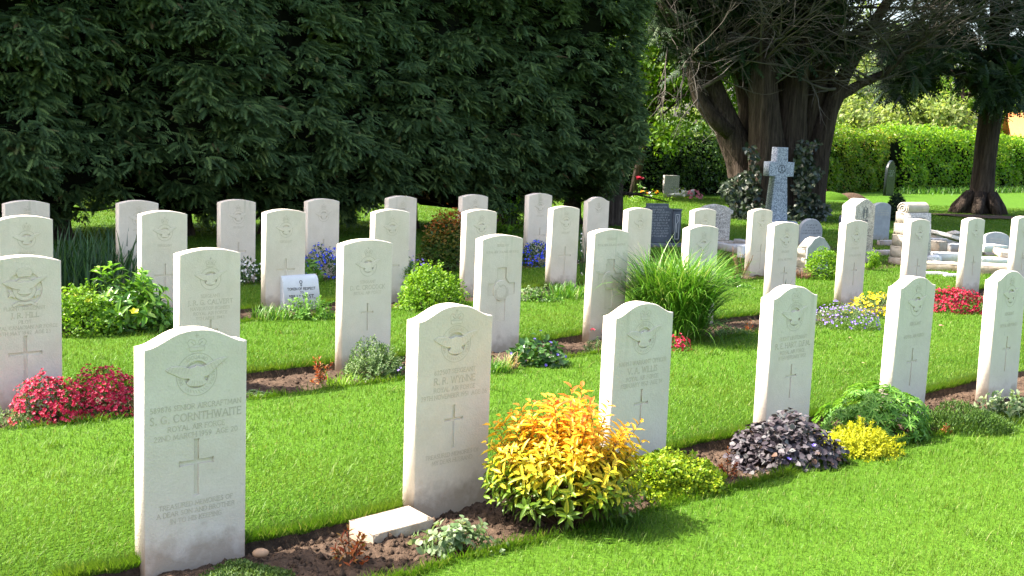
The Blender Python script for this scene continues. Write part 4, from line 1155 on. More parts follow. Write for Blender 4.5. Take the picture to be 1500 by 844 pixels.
# ================================================================== older memorials to the right
def marks(rb, n, cx, z, h, wid, rng, wt=.16):
    """a line of lettering too worn to read: only upright strokes of the old letters are left"""
    x = -wid/2
    while x < wid/2 - h*.4:
        for _ in range(rng.integers(2, 7)):
            if x > wid/2 - h*.4: break
            k = rng.integers(0, 3)
            rb.seg((cx + x, z), (cx + x + (0, .12, -.1)[k]*h, z + h), wt*h)
            if k: rb.seg((cx + x, z + h*(.1 if k == 1 else .9)), (cx + x + h*.45, z + h*(.1 if k == 1 else .9)), wt*h)
            x += h*.62
        x += h*.55
def worn(root, mat, W, z0, rows, h, rng, part='lettering', y=0.0, gap=1.9):
    rb = Ribbons(); z = z0
    for f in rows:
        marks(rb, 0, 0, z, h, W*f, rng); z -= h*gap
    if y: rb.V = [(a, b + y, c_) for a, b, c_ in rb.V]
    rb.build(part, M[mat], root)
def extrude_x(mb, prof, x0, x1, mi=0):
    """closed y,z profile pulled along x"""
    n = len(prof)
    if area(prof) < 0: prof = prof[::-1]
    V = [(x0, y, z) for y, z in prof] + [(x1, y, z) for y, z in prof]
    F = [(i, n + i, n + (i+1) % n, (i+1) % n) for i in range(n)]
    F = [f[::-1] for f in F]
    tr = tessellate_polygon([[Vector((y, z, 0)) for y, z in prof]])
    mb.raw(V, F, mi)
    for xs, flip in ((x0, False), (x1, True)):
        T_ = []
        for a, b, c_ in tr:
            cw = (prof[b][0]-prof[a][0])*(prof[c_][1]-prof[a][1]) - (prof[c_][0]-prof[a][0])*(prof[b][1]-prof[a][1])
            T_.append((a, b, c_) if (cw < 0) != flip else (a, c_, b))
        mb.raw([(xs, y, z) for y, z in prof], T_, mi)
def rough_block(mb, x0, x1, y0, y1, z0, z1, rng, amp=.02, n=4, mi=0):
    """rock-faced block: a gridded box with knocked edges"""
    def grid(o, ux, uy, uz, a, b):
        V, F = [], []
        for i in range(a + 1):
            for j in range(b + 1):
                p = np.array(o) + np.array(ux)*i/a + np.array(uy)*j/b
                e = min(i, a - i, j, b - j)
                q = rng.uniform(-.2, 1)*amp if e else -amp*.55
                V.append(tuple(p + np.array(uz)*q))
        for i in range(a):
            for j in range(b): F.append((i*(b+1)+j, (i+1)*(b+1)+j, (i+1)*(b+1)+j+1, i*(b+1)+j+1))
        mb.raw(V, F, mi)
    dx, dy, dz = x1 - x0, y1 - y0, z1 - z0
    k = amp*.55
    mb.box(x0 + k, x1 - k, y0 + k, y1 - k, z0 + .001, z1 - k, 0, mi)
    grid((x0, y0, z0), (dx, 0, 0), (0, 0, dz), (0, -1, 0), n*2, n); grid((x0, y1, z0), (0, 0, dz), (dx, 0, 0), (0, 1, 0), n, n*2)
    grid((x0, y0, z0), (0, 0, dz), (0, dy, 0), (-1, 0, 0), n, n); grid((x1, y0, z0), (0, dy, 0), (0, 0, dz), (1, 0, 0), n, n)
    grid((x0, y0, z1), (dx, 0, 0), (0, dy, 0), (0, 0, 1), n*2, n)
A41 = math.radians(41.1)
rng = np.random.default_rng(101)
OG = 'older memorials of mixed stone'
# granite cross
p = gnd(1135, 336)
root = thing('granite_cross', 'tall pale speckled granite cross standing before the ivy-clad tree', 'cross', p, math.radians(20))
mb = MB(); out = [(-.20, .16), (.20, .16), (.135, .98), (.27, .985), (.27, 1.25), (.125, 1.255), (.115, 1.52), (-.115, 1.52), (-.125, 1.255), (-.27, 1.25), (-.27, .985), (-.135, .98)]
mb.prism(out, -.10, .10, c=.012); mb.build('cross', M['granite_pale'], root)
mb = MB(); mb.box(-.34, .34, -.24, .24, -.05, .16, .02); mb.build('plinth', M['granite_pale'], root)
rb = Ribbons(); rb.line(circle(0, 1.12, .07, 24), .014, -.10, True); rb.line([(-.02, 1.06), (.02, 1.18)], .014, -.10); rb.line([(.03, 1.07), (-.02, 1.17)], .012, -.10)
rb.build('emblem', M['slate'], root)
# slate memorial with pilasters
p = gnd(962, 362)
root = thing('slate_memorial', 'dark slate memorial with stepped top, pale lettering and side pilasters', 'memorial', p, math.radians(22), OG)
mb = MB(); mb.prism([(-.24, .06), (.24, .06), (.24, .56), (.17, .58), (.17, .635), (-.17, .635), (-.17, .58), (-.24, .56)], 0, .09, c=.008); mb.build('tablet', M['slate'], root)
for sg in (-1, 1):
    mb = MB(); a, b = sorted((sg*.245, sg*.38))
    mb.box(a, b, -.015, .10, .06, .535, .008); mb.box(a - .008, b + .008, -.022, .108, .535, .56, .006)
    q = mb.build('pilaster', M['slate'], root)
    rb = Ribbons(); c_ = (a + b)/2
    rb.line([(c_ - .03, .12), (c_ + .03, .12), (c_ + .03, .48), (c_ - .03, .48)], .010, -.0155, True); rb.line([(c_, .22), (c_ - .012, .34), (c_ + .012, .38), (c_, .45)], .012, -.0155)
    rb.build('carved_panel', M['grey_stone'], q)
mb = MB(); mb.box(-.44, .44, -.08, .17, -.05, .06, .012); mb.build('base', M['slate'], root)
rb = Ribbons()
worn(root, 'grey_stone', .42, .575, [.7, .5, .95, .9, .8, .95, .85, .9, .95, .9, .95, .8], .022, rng, gap=1.75)
# memorial with kerb set
p = gnd(1047, 358)
root = thing('kerbed_memorial', 'grey pointed-arch memorial with black lettering heading a low kerb surround', 'memorial', p, math.radians(18), OG)
mb = MB(); mb.prism([(-.25, .05), (.25, .05), (.25, .46), (.29, .47), (.29, .52), (.15, .59), (0, .615), (-.15, .59), (-.29, .52), (-.29, .47), (-.25, .46)], 0, .13, c=.01); mb.build('tablet', M['granite_cream'], root)
mb = MB(); mb.box(-.38, .38, -.10, .20, -.06, .05, .01); mb.build('base', M['granite_cream'], root)
worn(root, 'lead', .40, .44, [.75, .4, .85, .5, .8], .03, rng, gap=2.1)
for x0, x1, y0, y1 in ((-.38, -.26, -1.75, -.10), (.26, .38, -1.75, -.10), (-.26, .26, -1.75, -1.63), (-.24, .24, -1.0, -.9)):
    mb = MB(); mb.box(x0, x1, y0, y1, -.06, .10, .012); mb.build('kerb', M['grey_stone'], root)
mb = MB(); mb.box(-.258, .258, -1.62, -.11, -.06, .03); mb.build('bed', M['granite_cream'], root)
root['group'] = OG
p = gnd(1088, 378)
mb = MB(); rough_block(mb, -.06, .06, -.06, .06, -.03, .17, rng, .015)
tag(mb.build('marker_block', M['white_marble'], loc=p, rz=.4), 'small white stone block beside the kerb surround', 'block')
def old_stone(label, u_, v_, W, T, kind, h, apex, mat, rz=A41, lean=(0, 0), rows=(), lmat='groove', lz=None, lh=.03, name='memorial_stone', c=.008, cat='memorial'):
    root = stone(name, label, cat, u_, v_, W, T, kind, h, apex, mat, rz, OG, lean, c=c)
    if rows: worn(root, lmat, W, lz or h*.85, rows, lh, rng)
    return root
old_stone('blue-grey round-topped memorial with black lettering behind a rough cream one', 1187, 362, .42, .08, 'round', .24, .44, 'grey_stone', math.radians(22), rows=[.5, .35, .75, .85], lmat='lead', lz=.33, lh=.022)
# rough-edged round top
p = gnd(1197, 404)
root = thing('rough_memorial', 'low cream memorial with rock-faced side and smooth round-shouldered front behind a green bush', 'memorial', p, A41, OG)
mb = MB(); mb.prism([(-.235, -.08), (.235, -.08), (.235, .34), (.16, .40), (.10, .45), (.0, .475), (-.10, .45), (-.16, .40), (-.235, .34)], 0, .02, c=.006); mb.build('face', M['grey_stone'], root)
mb = MB()
for i in range(3): rough_block(mb, -.232 + .0, .232, .022, .17, (-.08, .10, .22)[i], (.098, .218, .335)[i], rng, .022)
mb.prism([(-.225, .336), (.225, .336), (.15, .39), (.09, .435), (0, .458), (-.09, .435), (-.15, .39)], .022, .16, c=.015)
mb.build('body', M['cream_rough'], root)
# tall peaked granite memorial with emblem
p = gnd(1262, 386)
root = thing('peaked_memorial', 'tall speckled cream granite memorial with a pointed top and a carved shield emblem', 'memorial', p, A41, OG)
mb = MB(); mb.prism([(-.24, -.1), (.24, -.1), (.24, .78), (.05, .865), (0, .872), (-.05, .865), (-.24, .78)], 0, .21, c=.006); mb.build('tablet', M['granite_cream'], root)
rb = Ribbons()
rb.line([(-.07, .56), (-.075, .66), (-.05, .74), (0, .77), (.05, .74), (.075, .66), (.07, .56)], .008)
rb.line([(-.035, .74), (-.05, .64), (-.02, .60)], .016); rb.line([(.035, .74), (.05, .64), (.02, .60)], .016)
for sg in (-1, 1):
    rb.seg((sg*.012, .58), (sg*.06, .575), .022); rb.seg((sg*.022, .56), (sg*.04, .53), .03); rb.seg((sg*.02, .72), (sg*.03, .64), .014)
rb.seg((0, .74), (0, .66), .006); rb.seg((-.015, .69), (.015, .69), .006)
rb.build('emblem', M['slate'], root)
worn(root, 'lead', .44, .44, [.8, .6, .85, .6, .2, .85, .7, .5, .6], .026, rng, gap=1.65)
old_stone('plain pale round-shouldered memorial right behind the pointed one', 1290, 352, .40, .09, 'round', .56, .645, 'grey_stone', math.radians(30), rows=[.6, .8, .7], lh=.02, lz=.5)
old_stone('narrow dark stone edge just left of the pointed memorial', 1233, 352, .30, .06, 'round', .36, .42, 'slate', math.radians(70))
old_stone('small cream upright memorial beside bouquets in front of the shaded hedge', 983, 289, .47, .10, 'flat', .62, .62, 'granite_cream', math.radians(18), rows=[.6, .7, .6, .65, .5], lmat='grey_stone', lz=.48, lh=.035)
root = old_stone('black polished memorial with a pointed arch leaning in the gap of the hedge', 1303, 287, .50, .11, 'gothic', .95, 1.22, 'granite_black', math.radians(40), (0, .03), rows=[.5, .7, .4, .6], lmat='grey_stone', lz=.85, lh=.03)
root = old_stone('leaning weathered grey memorial with a shallow arched top at the right', 1462, 375, .44, .08, 'round', .27, .37, 'grey_stone', math.radians(14), (-.22, .05), rows=[.6, .7, .5, .6], lz=.25, lh=.02)
# scroll monument
p = gnd(1345, 388)
root = thing('scroll_monument', 'rock-faced monument with a scroll-rolled top and smooth sloping inscribed front', 'memorial', p, math.radians(36), OG)
mb = MB()
for i in range(5):
    z0 = -.06 + .155*i; k = .012*i; rough_block(mb, -.27 + k, .27 - k, .05 + .012*i, .30 - .008*i, z0, z0 + .15, rng, .026)
mb.build('body', M['cream_rough'], root)
mb = MB(); extrude_x(mb, [(-.02, -.06), (.045, -.06), (.105, .70), (.045, .70)], -.262, .262); mb.build('panel', M['granite_cream'], root)
mb = MB(); extrude_x(mb, [(.145 + .088*math.cos(a), .755 + .088*math.sin(a)) for a in np.linspace(0, 2*PI, 29)[:-1]], -.232, .232); sc = mb.build('scroll', M['cream_rough'], root)
mb = MB(); mb.tube([(-.236, .145 + r_*math.cos(a), .755 + r_*math.sin(a)) for a, r_ in zip(np.linspace(0, 4.4*PI, 40), np.linspace(.085, .012, 40))], [.008]*40, 6); mb.build('spiral', M['granite_cream'], sc)
rb = Ribbons()
for i, f in enumerate((.6, .25, .8, .45, .7)): marks(rb, 0, 0, .62 - .06*i, .026, .5*f, rng)
o = rb.build('lettering', M['lead'], root)
for v in o.data.vertices: v.co.y += -.02 + .065*(v.co.z + .06)/.76 - .004
mb = MB(); mb.box(-.40, .36, -.16, .36, -.08, -.01, .02); mb.build('base', M['cream_rough'], root)
# little posts
for u_, lab in ((1371, 'squat square stone post with a faceted cap, left one of two on the shaded lawn'), (1398, 'squat mossy stone post with a faceted cap, right one of two on the shaded lawn')):
    p = gnd(u_, 354); root = thing('stone_post', lab, 'post', p, .5, 'squat stone posts')
    mb = MB(); mb.box(-.085, .085, -.085, .085, -.05, .13, .01); mb.build('shaft', M['cream_rough'], root)
    mb = MB(); mb.raw([(-.105, -.105, .132), (.105, -.105, .132), (.105, .105, .132), (-.105, .105, .132), (-.105, -.105, .155), (.105, -.105, .155), (.105, .105, .155), (-.105, .105, .155), (0, 0, .20)], [(3, 2, 1, 0), (0, 1, 5, 4), (1, 2, 6, 5), (2, 3, 7, 6), (3, 0, 4, 7), (4, 5, 8), (5, 6, 8), (6, 7, 8), (7, 4, 8)]); mb.build('cap', M['granite_cream'], root)
# broken grave in the front right
def slab(name, label, cat, u_, v_, size, mat, rot, z, amp=.012, group=None):
    mb = MB(); x, y, h = size; rough_block(mb, -x/2, x/2, -y/2, y/2, -h/2, h/2, rng, amp)
    p = gnd(u_, v_); o = mb.build(name, M[mat]); o.location = (p.x, p.y, z); o.rotation_euler = rot
    return tag(o, label, cat, group)
BG = 'pieces of a collapsed kerbed grave'
slab('broken_slab', 'tilted white marble slab resting on the collapsed grave', 'stone slab', 1393, 372, (.62, .50, .05), 'white_marble', (.10, .24, .5), .25, .006, BG)
slab('broken_slab', 'flat white slab under the tilted one at the collapsed grave', 'stone slab', 1446, 380, (.45, .30, .09), 'white_marble', (0, .0, .4), .17, .008, BG)
slab('broken_slab', 'upright-edged pale slab below the tilted marble at the collapsed grave', 'stone slab', 1388, 384, (.48, .10, .13), 'white_marble', (.1, 0, .05), .07, .01, BG)
slab('broken_slab', 'loose rough-edged cream slab lying askew at the right end of the kerb', 'stone slab', 1477, 389, (.38, .26, .08), 'granite_cream', (.22, .12, .1), .16, .015, BG)
slab('broken_slab', 'pale flat paving slab between the kerb stones at the collapsed grave', 'stone slab', 1452, 389, (.5, .34, .08), 'white_marble', (0, 0, .15), .07, .008, BG)
slab('stone_block', 'small white rough block at the left end of the collapsed grave', 'stone block', 1368, 388, (.16, .14, .14), 'white_marble', (0, 0, .5), .05, .02, BG)
slab('stone_block', 'squared grey pier beside the scroll monument', 'stone block', 1370, 378, (.20, .24, .26), 'cream_rough', (0, 0, .6), .12, .012, BG)
slab('stone_block', 'dark low block supporting the tilted marble slab', 'stone block', 1397, 376, (.30, .22, .20), 'grey_stone', (0, 0, .3), .09, .012, BG)
slab('kerb_stone', 'long low grey kerb behind the tilted marble slab', 'kerb stone', 1395, 366, (.95, .14, .18), 'grey_stone', (0, 0, .12), .08, .012, BG)
slab('kerb_stone', 'long rough cream kerb along the front of the collapsed grave, left piece', 'kerb stone', 1383, 396, (.80, .16, .14), 'cream_rough', (0, 0, -.05), .03, .022, BG)
slab('kerb_stone', 'long rough cream kerb along the front of the collapsed grave, right piece', 'kerb stone', 1468, 402, (1.0, .18, .16), 'cream_rough', (0, 0, -.08), .04, .024, BG)
slab('kerb_stone', 'low mossy kerb beside the pointed memorial, nearer of two', 'kerb stone', 1305, 374, (.75, .12, .10), 'grey_stone', (0, 0, .1), .02, .012)
slab('kerb_stone', 'low mossy kerb beside the pointed memorial, farther of two', 'kerb stone', 1312, 360, (.6, .12, .10), 'grey_stone', (0, 0, .1), .03, .012)
slab('sunken_slab', 'sunken white stone strip in the turf right of the scroll monument, left one', 'stone slab', 1370, 402, (.30, .09, .05), 'white_marble', (0, 0, .0), .004, .006, BG)
slab('sunken_slab', 'sunken white stone strip in the turf near the middle of the collapsed grave', 'stone slab', 1398, 405, (.26, .09, .05), 'white_marble', (0, 0, .05), .004, .006, BG)
# tribute tablet
p = gnd(441, 450)
root = thing('tribute_tablet', 'small white marble tribute tablet with black lettering leaning on a headstone', 'tablet', p, math.radians(35))
mb = MB(); extrude_x(mb, [(-.055, -.04), (.10, -.04), (.135, .20), (.120, .255), (.085, .272), (.045, .262), (.02, .235)], -.165, .165); mb.build('block', M['white_marble'], root)
rb = Ribbons()
rb.text('TOKEN OF RESPECT', 0, .15, .020, .27, .17, False); rb.text('TO', 0, .12, .017, .2, .17, False); rb.text('"BILL" WEST.', 0, .078, .030, .26, .17, False); rb.text('WHO', -.0, .03, .02, .2, .17, False)
rb.line(circle(0, .215, .012, 12), .005, 0, True); rb.seg((0, .203), (0, .180), .005); rb.seg((-.010, .190), (.010, .190), .004)
o = rb.build('lettering', M['lead'], root)
for v in o.data.vertices: v.co.y += -.055 + .075*(v.co.z + .04)/.275 - .002
# low tablet at the foot of the second headstone
c_ = st(3.525, 2.505)
mb = MB(); rough_block(mb, -.14, .14, -.085, .085, -.05, .034, rng, .004)
o = mb.build('foot_tablet', M['foot_stone']); o.location = (c_.x, c_.y, -.002); o.rotation_euler = (.05, -.03, A41)
tag(o, 'low cream stone tablet lying on the soil beside a shouldered headstone', 'tablet')
# pebble
p = gnd(381, 812)
V, F = [], []
for i in range(7):
    for k in range(12):
        a, b = PI*i/6, 2*PI*k/12
        V.append((.030*math.sin(a)*math.cos(b)*(1 + .12*math.cos(b + 1)), .021*math.sin(a)*math.sin(b), .017*math.cos(a)))
        if i < 6: F.append((i*12 + k, (i+1)*12 + k, (i+1)*12 + (k+1) % 12, i*12 + (k+1) % 12))
o = mk('pebble', V, F, M['pebble'], smooth=True, rz=.3); o.location = (p.x, p.y, .005)
tag(o, 'smooth ochre pebble on the soil at the right foot of the nearest headstone', 'pebble')
# grave mound by the hedge
def mound_mesh(name, label, cat, u_, v_, rx, ry, h, mat, seed):
    p = gnd(u_, v_); V, F = [], []
    for i in range(9):
        for k in range(28):
            q = i/8; a = 2*PI*k/28
            r_ = 1 + .18*(vn(np.array([k*.5]), np.array([q*3]), seed)[0] - .5)
            V.append((rx*q*math.cos(a)*r_, ry*q*math.sin(a)*r_, h*(1 - q**2.2) - .03*(q > .9) + .05*h*(vn(np.array([k*.9]), np.array([i*1.3]), seed + 5)[0] - .5)*(q < .95)))
    for i in range(8):
        for k in range(28): F.append((i*28 + k, (i+1)*28 + k, (i+1)*28 + (k+1) % 28, i*28 + (k+1) % 28))
    o = mk(name, V, F, mat, smooth=True); o.location = p
    return tag(o, label, cat)
tag(mound_mesh('grave_mound', 'low turf-covered grave mound by the hedge right of the many-stemmed tree', 'grave mound', 1213, 292, .75, .5, .24, M['lawn'], 201))
mound_mesh('soil_heap', 'heap of rusty brown soil next to the turf mound by the hedge', 'soil heap', 1246, 293, .55, .4, .22, M['soil'], 202)

# ================================================================== plants
def L3(*c): return c
def lm(name, stops, **k):
    M[name] = leaf_mat(name, stops, **k); return M[name]
def plant(name, label, cat, u_, v_, group=None, z=0.0, rz=0.0):
    p = gnd(u_, v_); p.z = z
    return thing(name, label, cat, p, rz, group), p.y/F_PX
def dome(rng, n, R, depth=.3, low=-.15, lump=.25, seed=1, flat=1.0):
    ph = rng.uniform(0, 2*PI, n); c_ = rng.uniform(low, 1, n); s_ = np.sqrt(np.maximum(1 - c_*c_, 0))
    d = np.stack([s_*np.cos(ph), s_*np.sin(ph), c_], -1)
    k = 1 + lump*(fbm(ph*1.6 + 20, c_*3 + 9, seed, 3) - .5)*2
    R = np.array(R, float)
    P = d*R*(k*(1 - depth*rng.random(n)**1.7))[:, None]
    P[:, 2] = np.maximum(P[:, 2], .006)
    if flat != 1: P[:, 2] = R[2]*(P[:, 2]/R[2])**flat
    return P, nrm(d/R)
def cover(root, rng, n, R, L, W, mat, tm=LB.DIA, up_=.4, out_=.5, depth=.35, lump=.25, part='foliage', off=(0, 0, 0), rnd=1.0, jn=.5, seed=1, low=-.15):
    P, D = dome(rng, n, R, depth, low, lump, seed)
    lb = LB()
    A = rng.normal(0, 1, (n, 3))*rnd*np.array([1, 1, .5]) + D*out_ + np.array([0, 0, up_])
    lb.add(P + np.array(off), A, D + np.array([0, 0, .6]) + rng.normal(0, jn, (n, 3)), L*rng.uniform(.65, 1.25, n), W*rng.uniform(.7, 1.2, n), tm)
    return lb.build(part, mat, root)
def blossoms(root, rng, n, R, size, mat, petals=5, low=.0, lump=.25, off=(0, 0, 0), seed=1, part='blossoms', raise_=.0, cup=.5, P=None):
    if P is None:
        P, D = dome(rng, n, R, .12, low, lump, seed)
        P = P + D*raise_ + np.array(off)
    else: D = np.tile([0, -.3, 1.0], (len(P), 1)); n = len(P)
    D = nrm(D + np.array([0, -.25, .35]) + rng.normal(0, .3, (n, 3)))
    T = nrm(np.cross(D, rng.normal(0, 1, (n, 3)))); B = np.cross(D, T)
    lb = LB(); s = size*rng.uniform(.75, 1.2, n)
    for k in range(petals):
        a = 2*PI*k/petals
        ax = T*math.cos(a) + B*math.sin(a) + D*cup
        lb.add(P, ax, D - (T*math.cos(a) + B*math.sin(a))*.4, s, s*1.0, LB.DIA)
    return lb.build(part, mat, root)
def shoots(root, rng, n, R, per, L, W, mat, tm=LB.LEAF, span=.45, part='foliage', stems=None, lump=.2, seed=1, low=.05, sweep=.75, r=.0022, upw=.35, off=(0, 0, 0), rosette=False, flat=1.0):
    """leafy shoots rising from a common foot; leaves spiral along the outer part of each"""
    Tp, D = dome(rng, n, R, .35, low, lump, seed, flat)
    Tp = Tp + np.array(off)
    foot = Tp*np.array([.18, .18, 0]) + np.array(off)*np.array([.8, .8, 0])
    lb, mb = LB(), MB()
    mid = foot*.45 + Tp*.55 + np.array([0, 0, .10])*Tp[:, 2:3]
    for j in range(per):
        q = 1 - span*(j/per)**1.1*rng.uniform(.85, 1.1, n); q = np.clip(q, .05, 1)[:, None]
        P = foot*(1-q)**2 + 2*mid*q*(1-q) + Tp*q*q
        ax = nrm(2*(mid - foot)*(1-q) + 2*(Tp - mid)*q)
        t1 = nrm(np.cross(ax, np.array([.3, .1, 1.0]))); t2 = np.cross(ax, t1)
        a = (j*2.4 + rng.uniform(0, .8, n))[:, None]
        rad = t1*np.cos(a) + t2*np.sin(a)
        k = (.75 if rosette else 1.0)
        A = rad*sweep + ax*(upw + .35*(1 - j/per)) + np.array([0, 0, .12]) + rng.normal(0, .12, (n, 3))
        lb.add(P, A, ax*1.0 - rad*.3 + np.array([0, 0, .35]), L*rng.uniform(.7, 1.15, n)*(1 - .35*(j < 2)*(not rosette)), W*rng.uniform(.8, 1.15, n), tm)
    if stems is not None:
        for i in range(n): mb.tube([foot[i], mid[i]*.75 + foot[i]*.25*0 + Tp[i]*.25 - (Tp[i] - foot[i])*.2, Tp[i]], [r*1.5, r*1.2, r*.6], 4, cap=False)
        mb.build('stems', stems, root)
    return lb.build(part, mat, root)
def straps(root, rng, n, spread, L, W, mat, arch=.8, lean=.5, seg=6, part='foliage', off=(0, 0, 0), wind=(0, 0)):
    V, F = [], []
    az = rng.uniform(0, 2*PI, n); ln = L*rng.uniform(.6, 1.15, n); le = lean*rng.uniform(.15, 1.2, n); ar = arch*rng.uniform(.5, 1.3, n)
    rr = spread*np.sqrt(rng.random(n)); a2 = rng.uniform(0, 2*PI, n)
    base = np.stack([rr*np.cos(a2), rr*np.sin(a2), np.zeros(n)], -1) + np.array(off)
    hd = nrm(np.stack([np.cos(az) + wind[0], np.sin(az) + wind[1], np.zeros(n)], -1)); sd = np.stack([-hd[:, 1], hd[:, 0], np.zeros(n)], -1)
    tw = rng.uniform(-.6, .6, n)
    p = base.copy(); ang = PI/2 - le
    w0 = W*rng.uniform(.7, 1.2, n)
    out = []
    for i in range(seg + 1):
        q = i/seg
        ww = w0*(1 - q**2.2)*.5*(.7 + .6*min(1, q*3)) + 1e-4
        s2 = sd*np.cos(tw)[:, None] + np.array([0, 0, 1.0])*np.sin(tw)[:, None]*.4
        out += [p - s2*ww[:, None], p + s2*ww[:, None]]
        p = p + (hd*np.cos(ang)[:, None] + np.array([0, 0, 1.0])*np.sin(ang)[:, None])*(ln/seg)[:, None]
        ang = ang - ar*(q + .25)*(2.2/seg)
        p[:, 2] = np.maximum(p[:, 2], .004)
    V = np.stack(out, 1).reshape(-1, 3)
    k = 2*(seg + 1)
    fb = np.array([t for i in range(seg) for t in ((2*i, 2*i+1, 2*i+3), (2*i, 2*i+3, 2*i+2))])
    F = (fb[None] + (np.arange(n)*k)[:, None, None]).reshape(-1, 3)
    return mk(part, V, F, mat, root)

lm('spirea_leaf', [(0, (.55, .40, .03)), (.5, (.70, .46, .03)), (1, (.80, .50, .05))], trans=.4, rough=.4, spec=.3, tint=(1.1, 1.0, .5),
   zstops=(.54, .30, [(.14, (.06, .16, .013)), (.34, (.14, .27, .018)), (.48, (.50, .47, .025)), (.70, (.82, .53, .035)), (.95, (.86, .40, .05)), (1.0, (.74, .16, .04))]))
lm('lime_mound', [(0, (.14, .26, .015)), (.5, (.24, .36, .018)), (1, (.42, .48, .03))], trans=.4, spec=.25)
lm('purple_leaf', [(0, (.028, .020, .024)), (.4, (.06, .048, .055)), (.75, (.115, .10, .11)), (.95, (.13, .13, .13)), (1, (.13, .06, .03))], trans=.08, rough=.5, spec=.25)
lm('gold_needle', [(0, (.26, .32, .02)), (.5, (.48, .50, .02)), (1, (.70, .66, .04))], trans=.4, spec=.25)
lm('lupin_leaf', [(0, (.07, .19, .022)), (.5, (.115, .27, .032)), (1, (.19, .36, .06))], trans=.38, spec=.3)
lm('heather_needle', [(0, (.035, .085, .016)), (.6, (.07, .145, .024)), (1, (.14, .24, .04))], trans=.25, spec=.25)
lm('pale_variegated', [(0, (.10, .18, .06)), (.45, (.17, .25, .11)), (.8, (.29, .35, .21)), (1, (.09, .17, .045))], trans=.35, spec=.3)
lm('rust_leaf', [(0, (.20, .035, .015)), (.5, (.35, .08, .02)), (.85, (.48, .17, .04)), (1, (.16, .16, .03))], trans=.35, spec=.3)
lm('crimson', [(0, (.34, .008, .03)), (.5, (.52, .020, .065)), (.88, (.66, .06, .13)), (1, (.78, .28, .34))], trans=.4, spec=.2, tint=(1.1, .7, .9))
lm('deep_red', [(0, (.22, .006, .018)), (.6, (.40, .012, .04)), (1, (.54, .05, .09))], trans=.35, spec=.2, tint=(1.1, .7, .9))
lm('moss_leaf', [(0, (.05, .10, .02)), (.6, (.09, .16, .035)), (1, (.16, .24, .07))], trans=.3, spec=.2)
lm('thyme_leaf', [(0, (.06, .13, .03)), (.5, (.13, .22, .07)), (.9, (.26, .36, .16)), (1, (.36, .45, .26))], trans=.3, spec=.25)
lm('violet_leaf', [(0, (.020, .065, .012)), (.6, (.045, .12, .018)), (1, (.09, .19, .04))], trans=.25, rough=.3, spec=.5)
lm('fresh_leaf', [(0, (.09, .22, .012)), (.5, (.15, .31, .016)), (1, (.26, .42, .03))], trans=.45, spec=.3)
lm('broad_leaf', [(0, (.075, .21, .02)), (.5, (.14, .33, .03)), (.9, (.22, .42, .055)), (1, (.32, .47, .11))], trans=.35, rough=.32, spec=.5)
lm('arching_grass', [(0, (.045, .145, .011)), (.5, (.09, .235, .02)), (.88, (.17, .33, .045)), (1, (.38, .42, .18))], trans=.35, rough=.4, spec=.35)
lm('iris_leaf', [(0, (.022, .065, .025)), (.6, (.045, .11, .04)), (1, (.08, .17, .06))], trans=.25, rough=.4, spec=.35)
lm('bronze_leaf', [(0, (.06, .10, .018)), (.4, (.13, .13, .022)), (.75, (.30, .13, .025)), (1, (.42, .11, .03))], trans=.35, spec=.25,
   zstops=(.72, .6, [(.2, (.05, .11, .02)), (.6, (.14, .15, .025)), (.85, (.32, .15, .03)), (1, (.40, .10, .03))]))
lm('blue_petal', [(0, (.02, .04, .50)), (.6, (.05, .10, .72)), (1, (.15, .20, .85))], trans=.3, spec=.2, tint=(.8, .8, 1.1))
lm('violet_petal', [(0, (.10, .06, .42)), (.6, (.20, .15, .60)), (1, (.34, .28, .72))], trans=.3, spec=.2, tint=(.9, .8, 1.1))
lm('mauve_petal', [(0, (.20, .12, .44)), (.6, (.30, .21, .58)), (1, (.42, .34, .70))], trans=.3, spec=.2, tint=(1, .9, 1.1))
lm('yellow_petal', [(0, (.62, .46, .01)), (.6, (.80, .62, .015)), (1, (.85, .72, .05))], trans=.3, spec=.2)
lm('white_petal', [(0, (.62, .63, .60)), (1, (.80, .80, .78))], trans=.3, spec=.2, tint=(1, 1, 1))
lm('orange_petal', [(0, (.70, .22, .01)), (1, (.85, .40, .03))], trans=.3, spec=.2)
lm('pink_petal', [(0, (.60, .12, .22)), (1, (.80, .40, .45))], trans=.3, spec=.2, tint=(1.1, .8, .9))

# ---- front bed
rng = np.random.default_rng(301)
r_, k = plant('dwarf_thyme_mat', 'low dark green moss-like mat at the foot of the nearest headstone', 'plant', 362, 846, z=-.02)
cover(r_, rng, 5200, (.15, .12, .045), .014, .006, M['moss_leaf'], up_=.9, out_=.3, rnd=.7, lump=.3)
def rusty(label, u_, v_, sc, seed, n=7):
    rng = np.random.default_rng(seed)
    r_, k = plant('bronze_sprig', label, 'plant', u_, v_, 'rusty red new-leaved sprigs', z=-.02)
    shoots(r_, rng, n, (.075*sc, .06*sc, .15*sc), 9, .030*sc, .010*sc, M['rust_leaf'], LB.LEAF, .75, stems=M['stem'], low=.35, lump=.5, seed=seed, r=.002*sc, sweep=.6)
    cover(r_, rng, 26, (.06*sc, .05*sc, .02*sc), .03*sc, .010*sc, M['rust_leaf'])
rusty('rusty red sprig with upright shoots on bare soil left of the low cream tablet', 512, 815, 1.15, 311, 8)
rusty('small rusty red sprig on the soil left of the dark purple-leaved mound', 1066, 693, .85, 312, 9)
rusty('rusty red sprig on the soil left of the thyme bush in the second row', 470, 556, 1.1, 313, 9)
rusty('tiny rusty sprig on the soil between the heather mat and the front-row stone', 1384, 636, .6, 314, 6)
rusty('rusty sprig on the reddish soil in the second row right of the arching grass', 1095, 482, .7, 315, 6)
rng = np.random.default_rng(302)
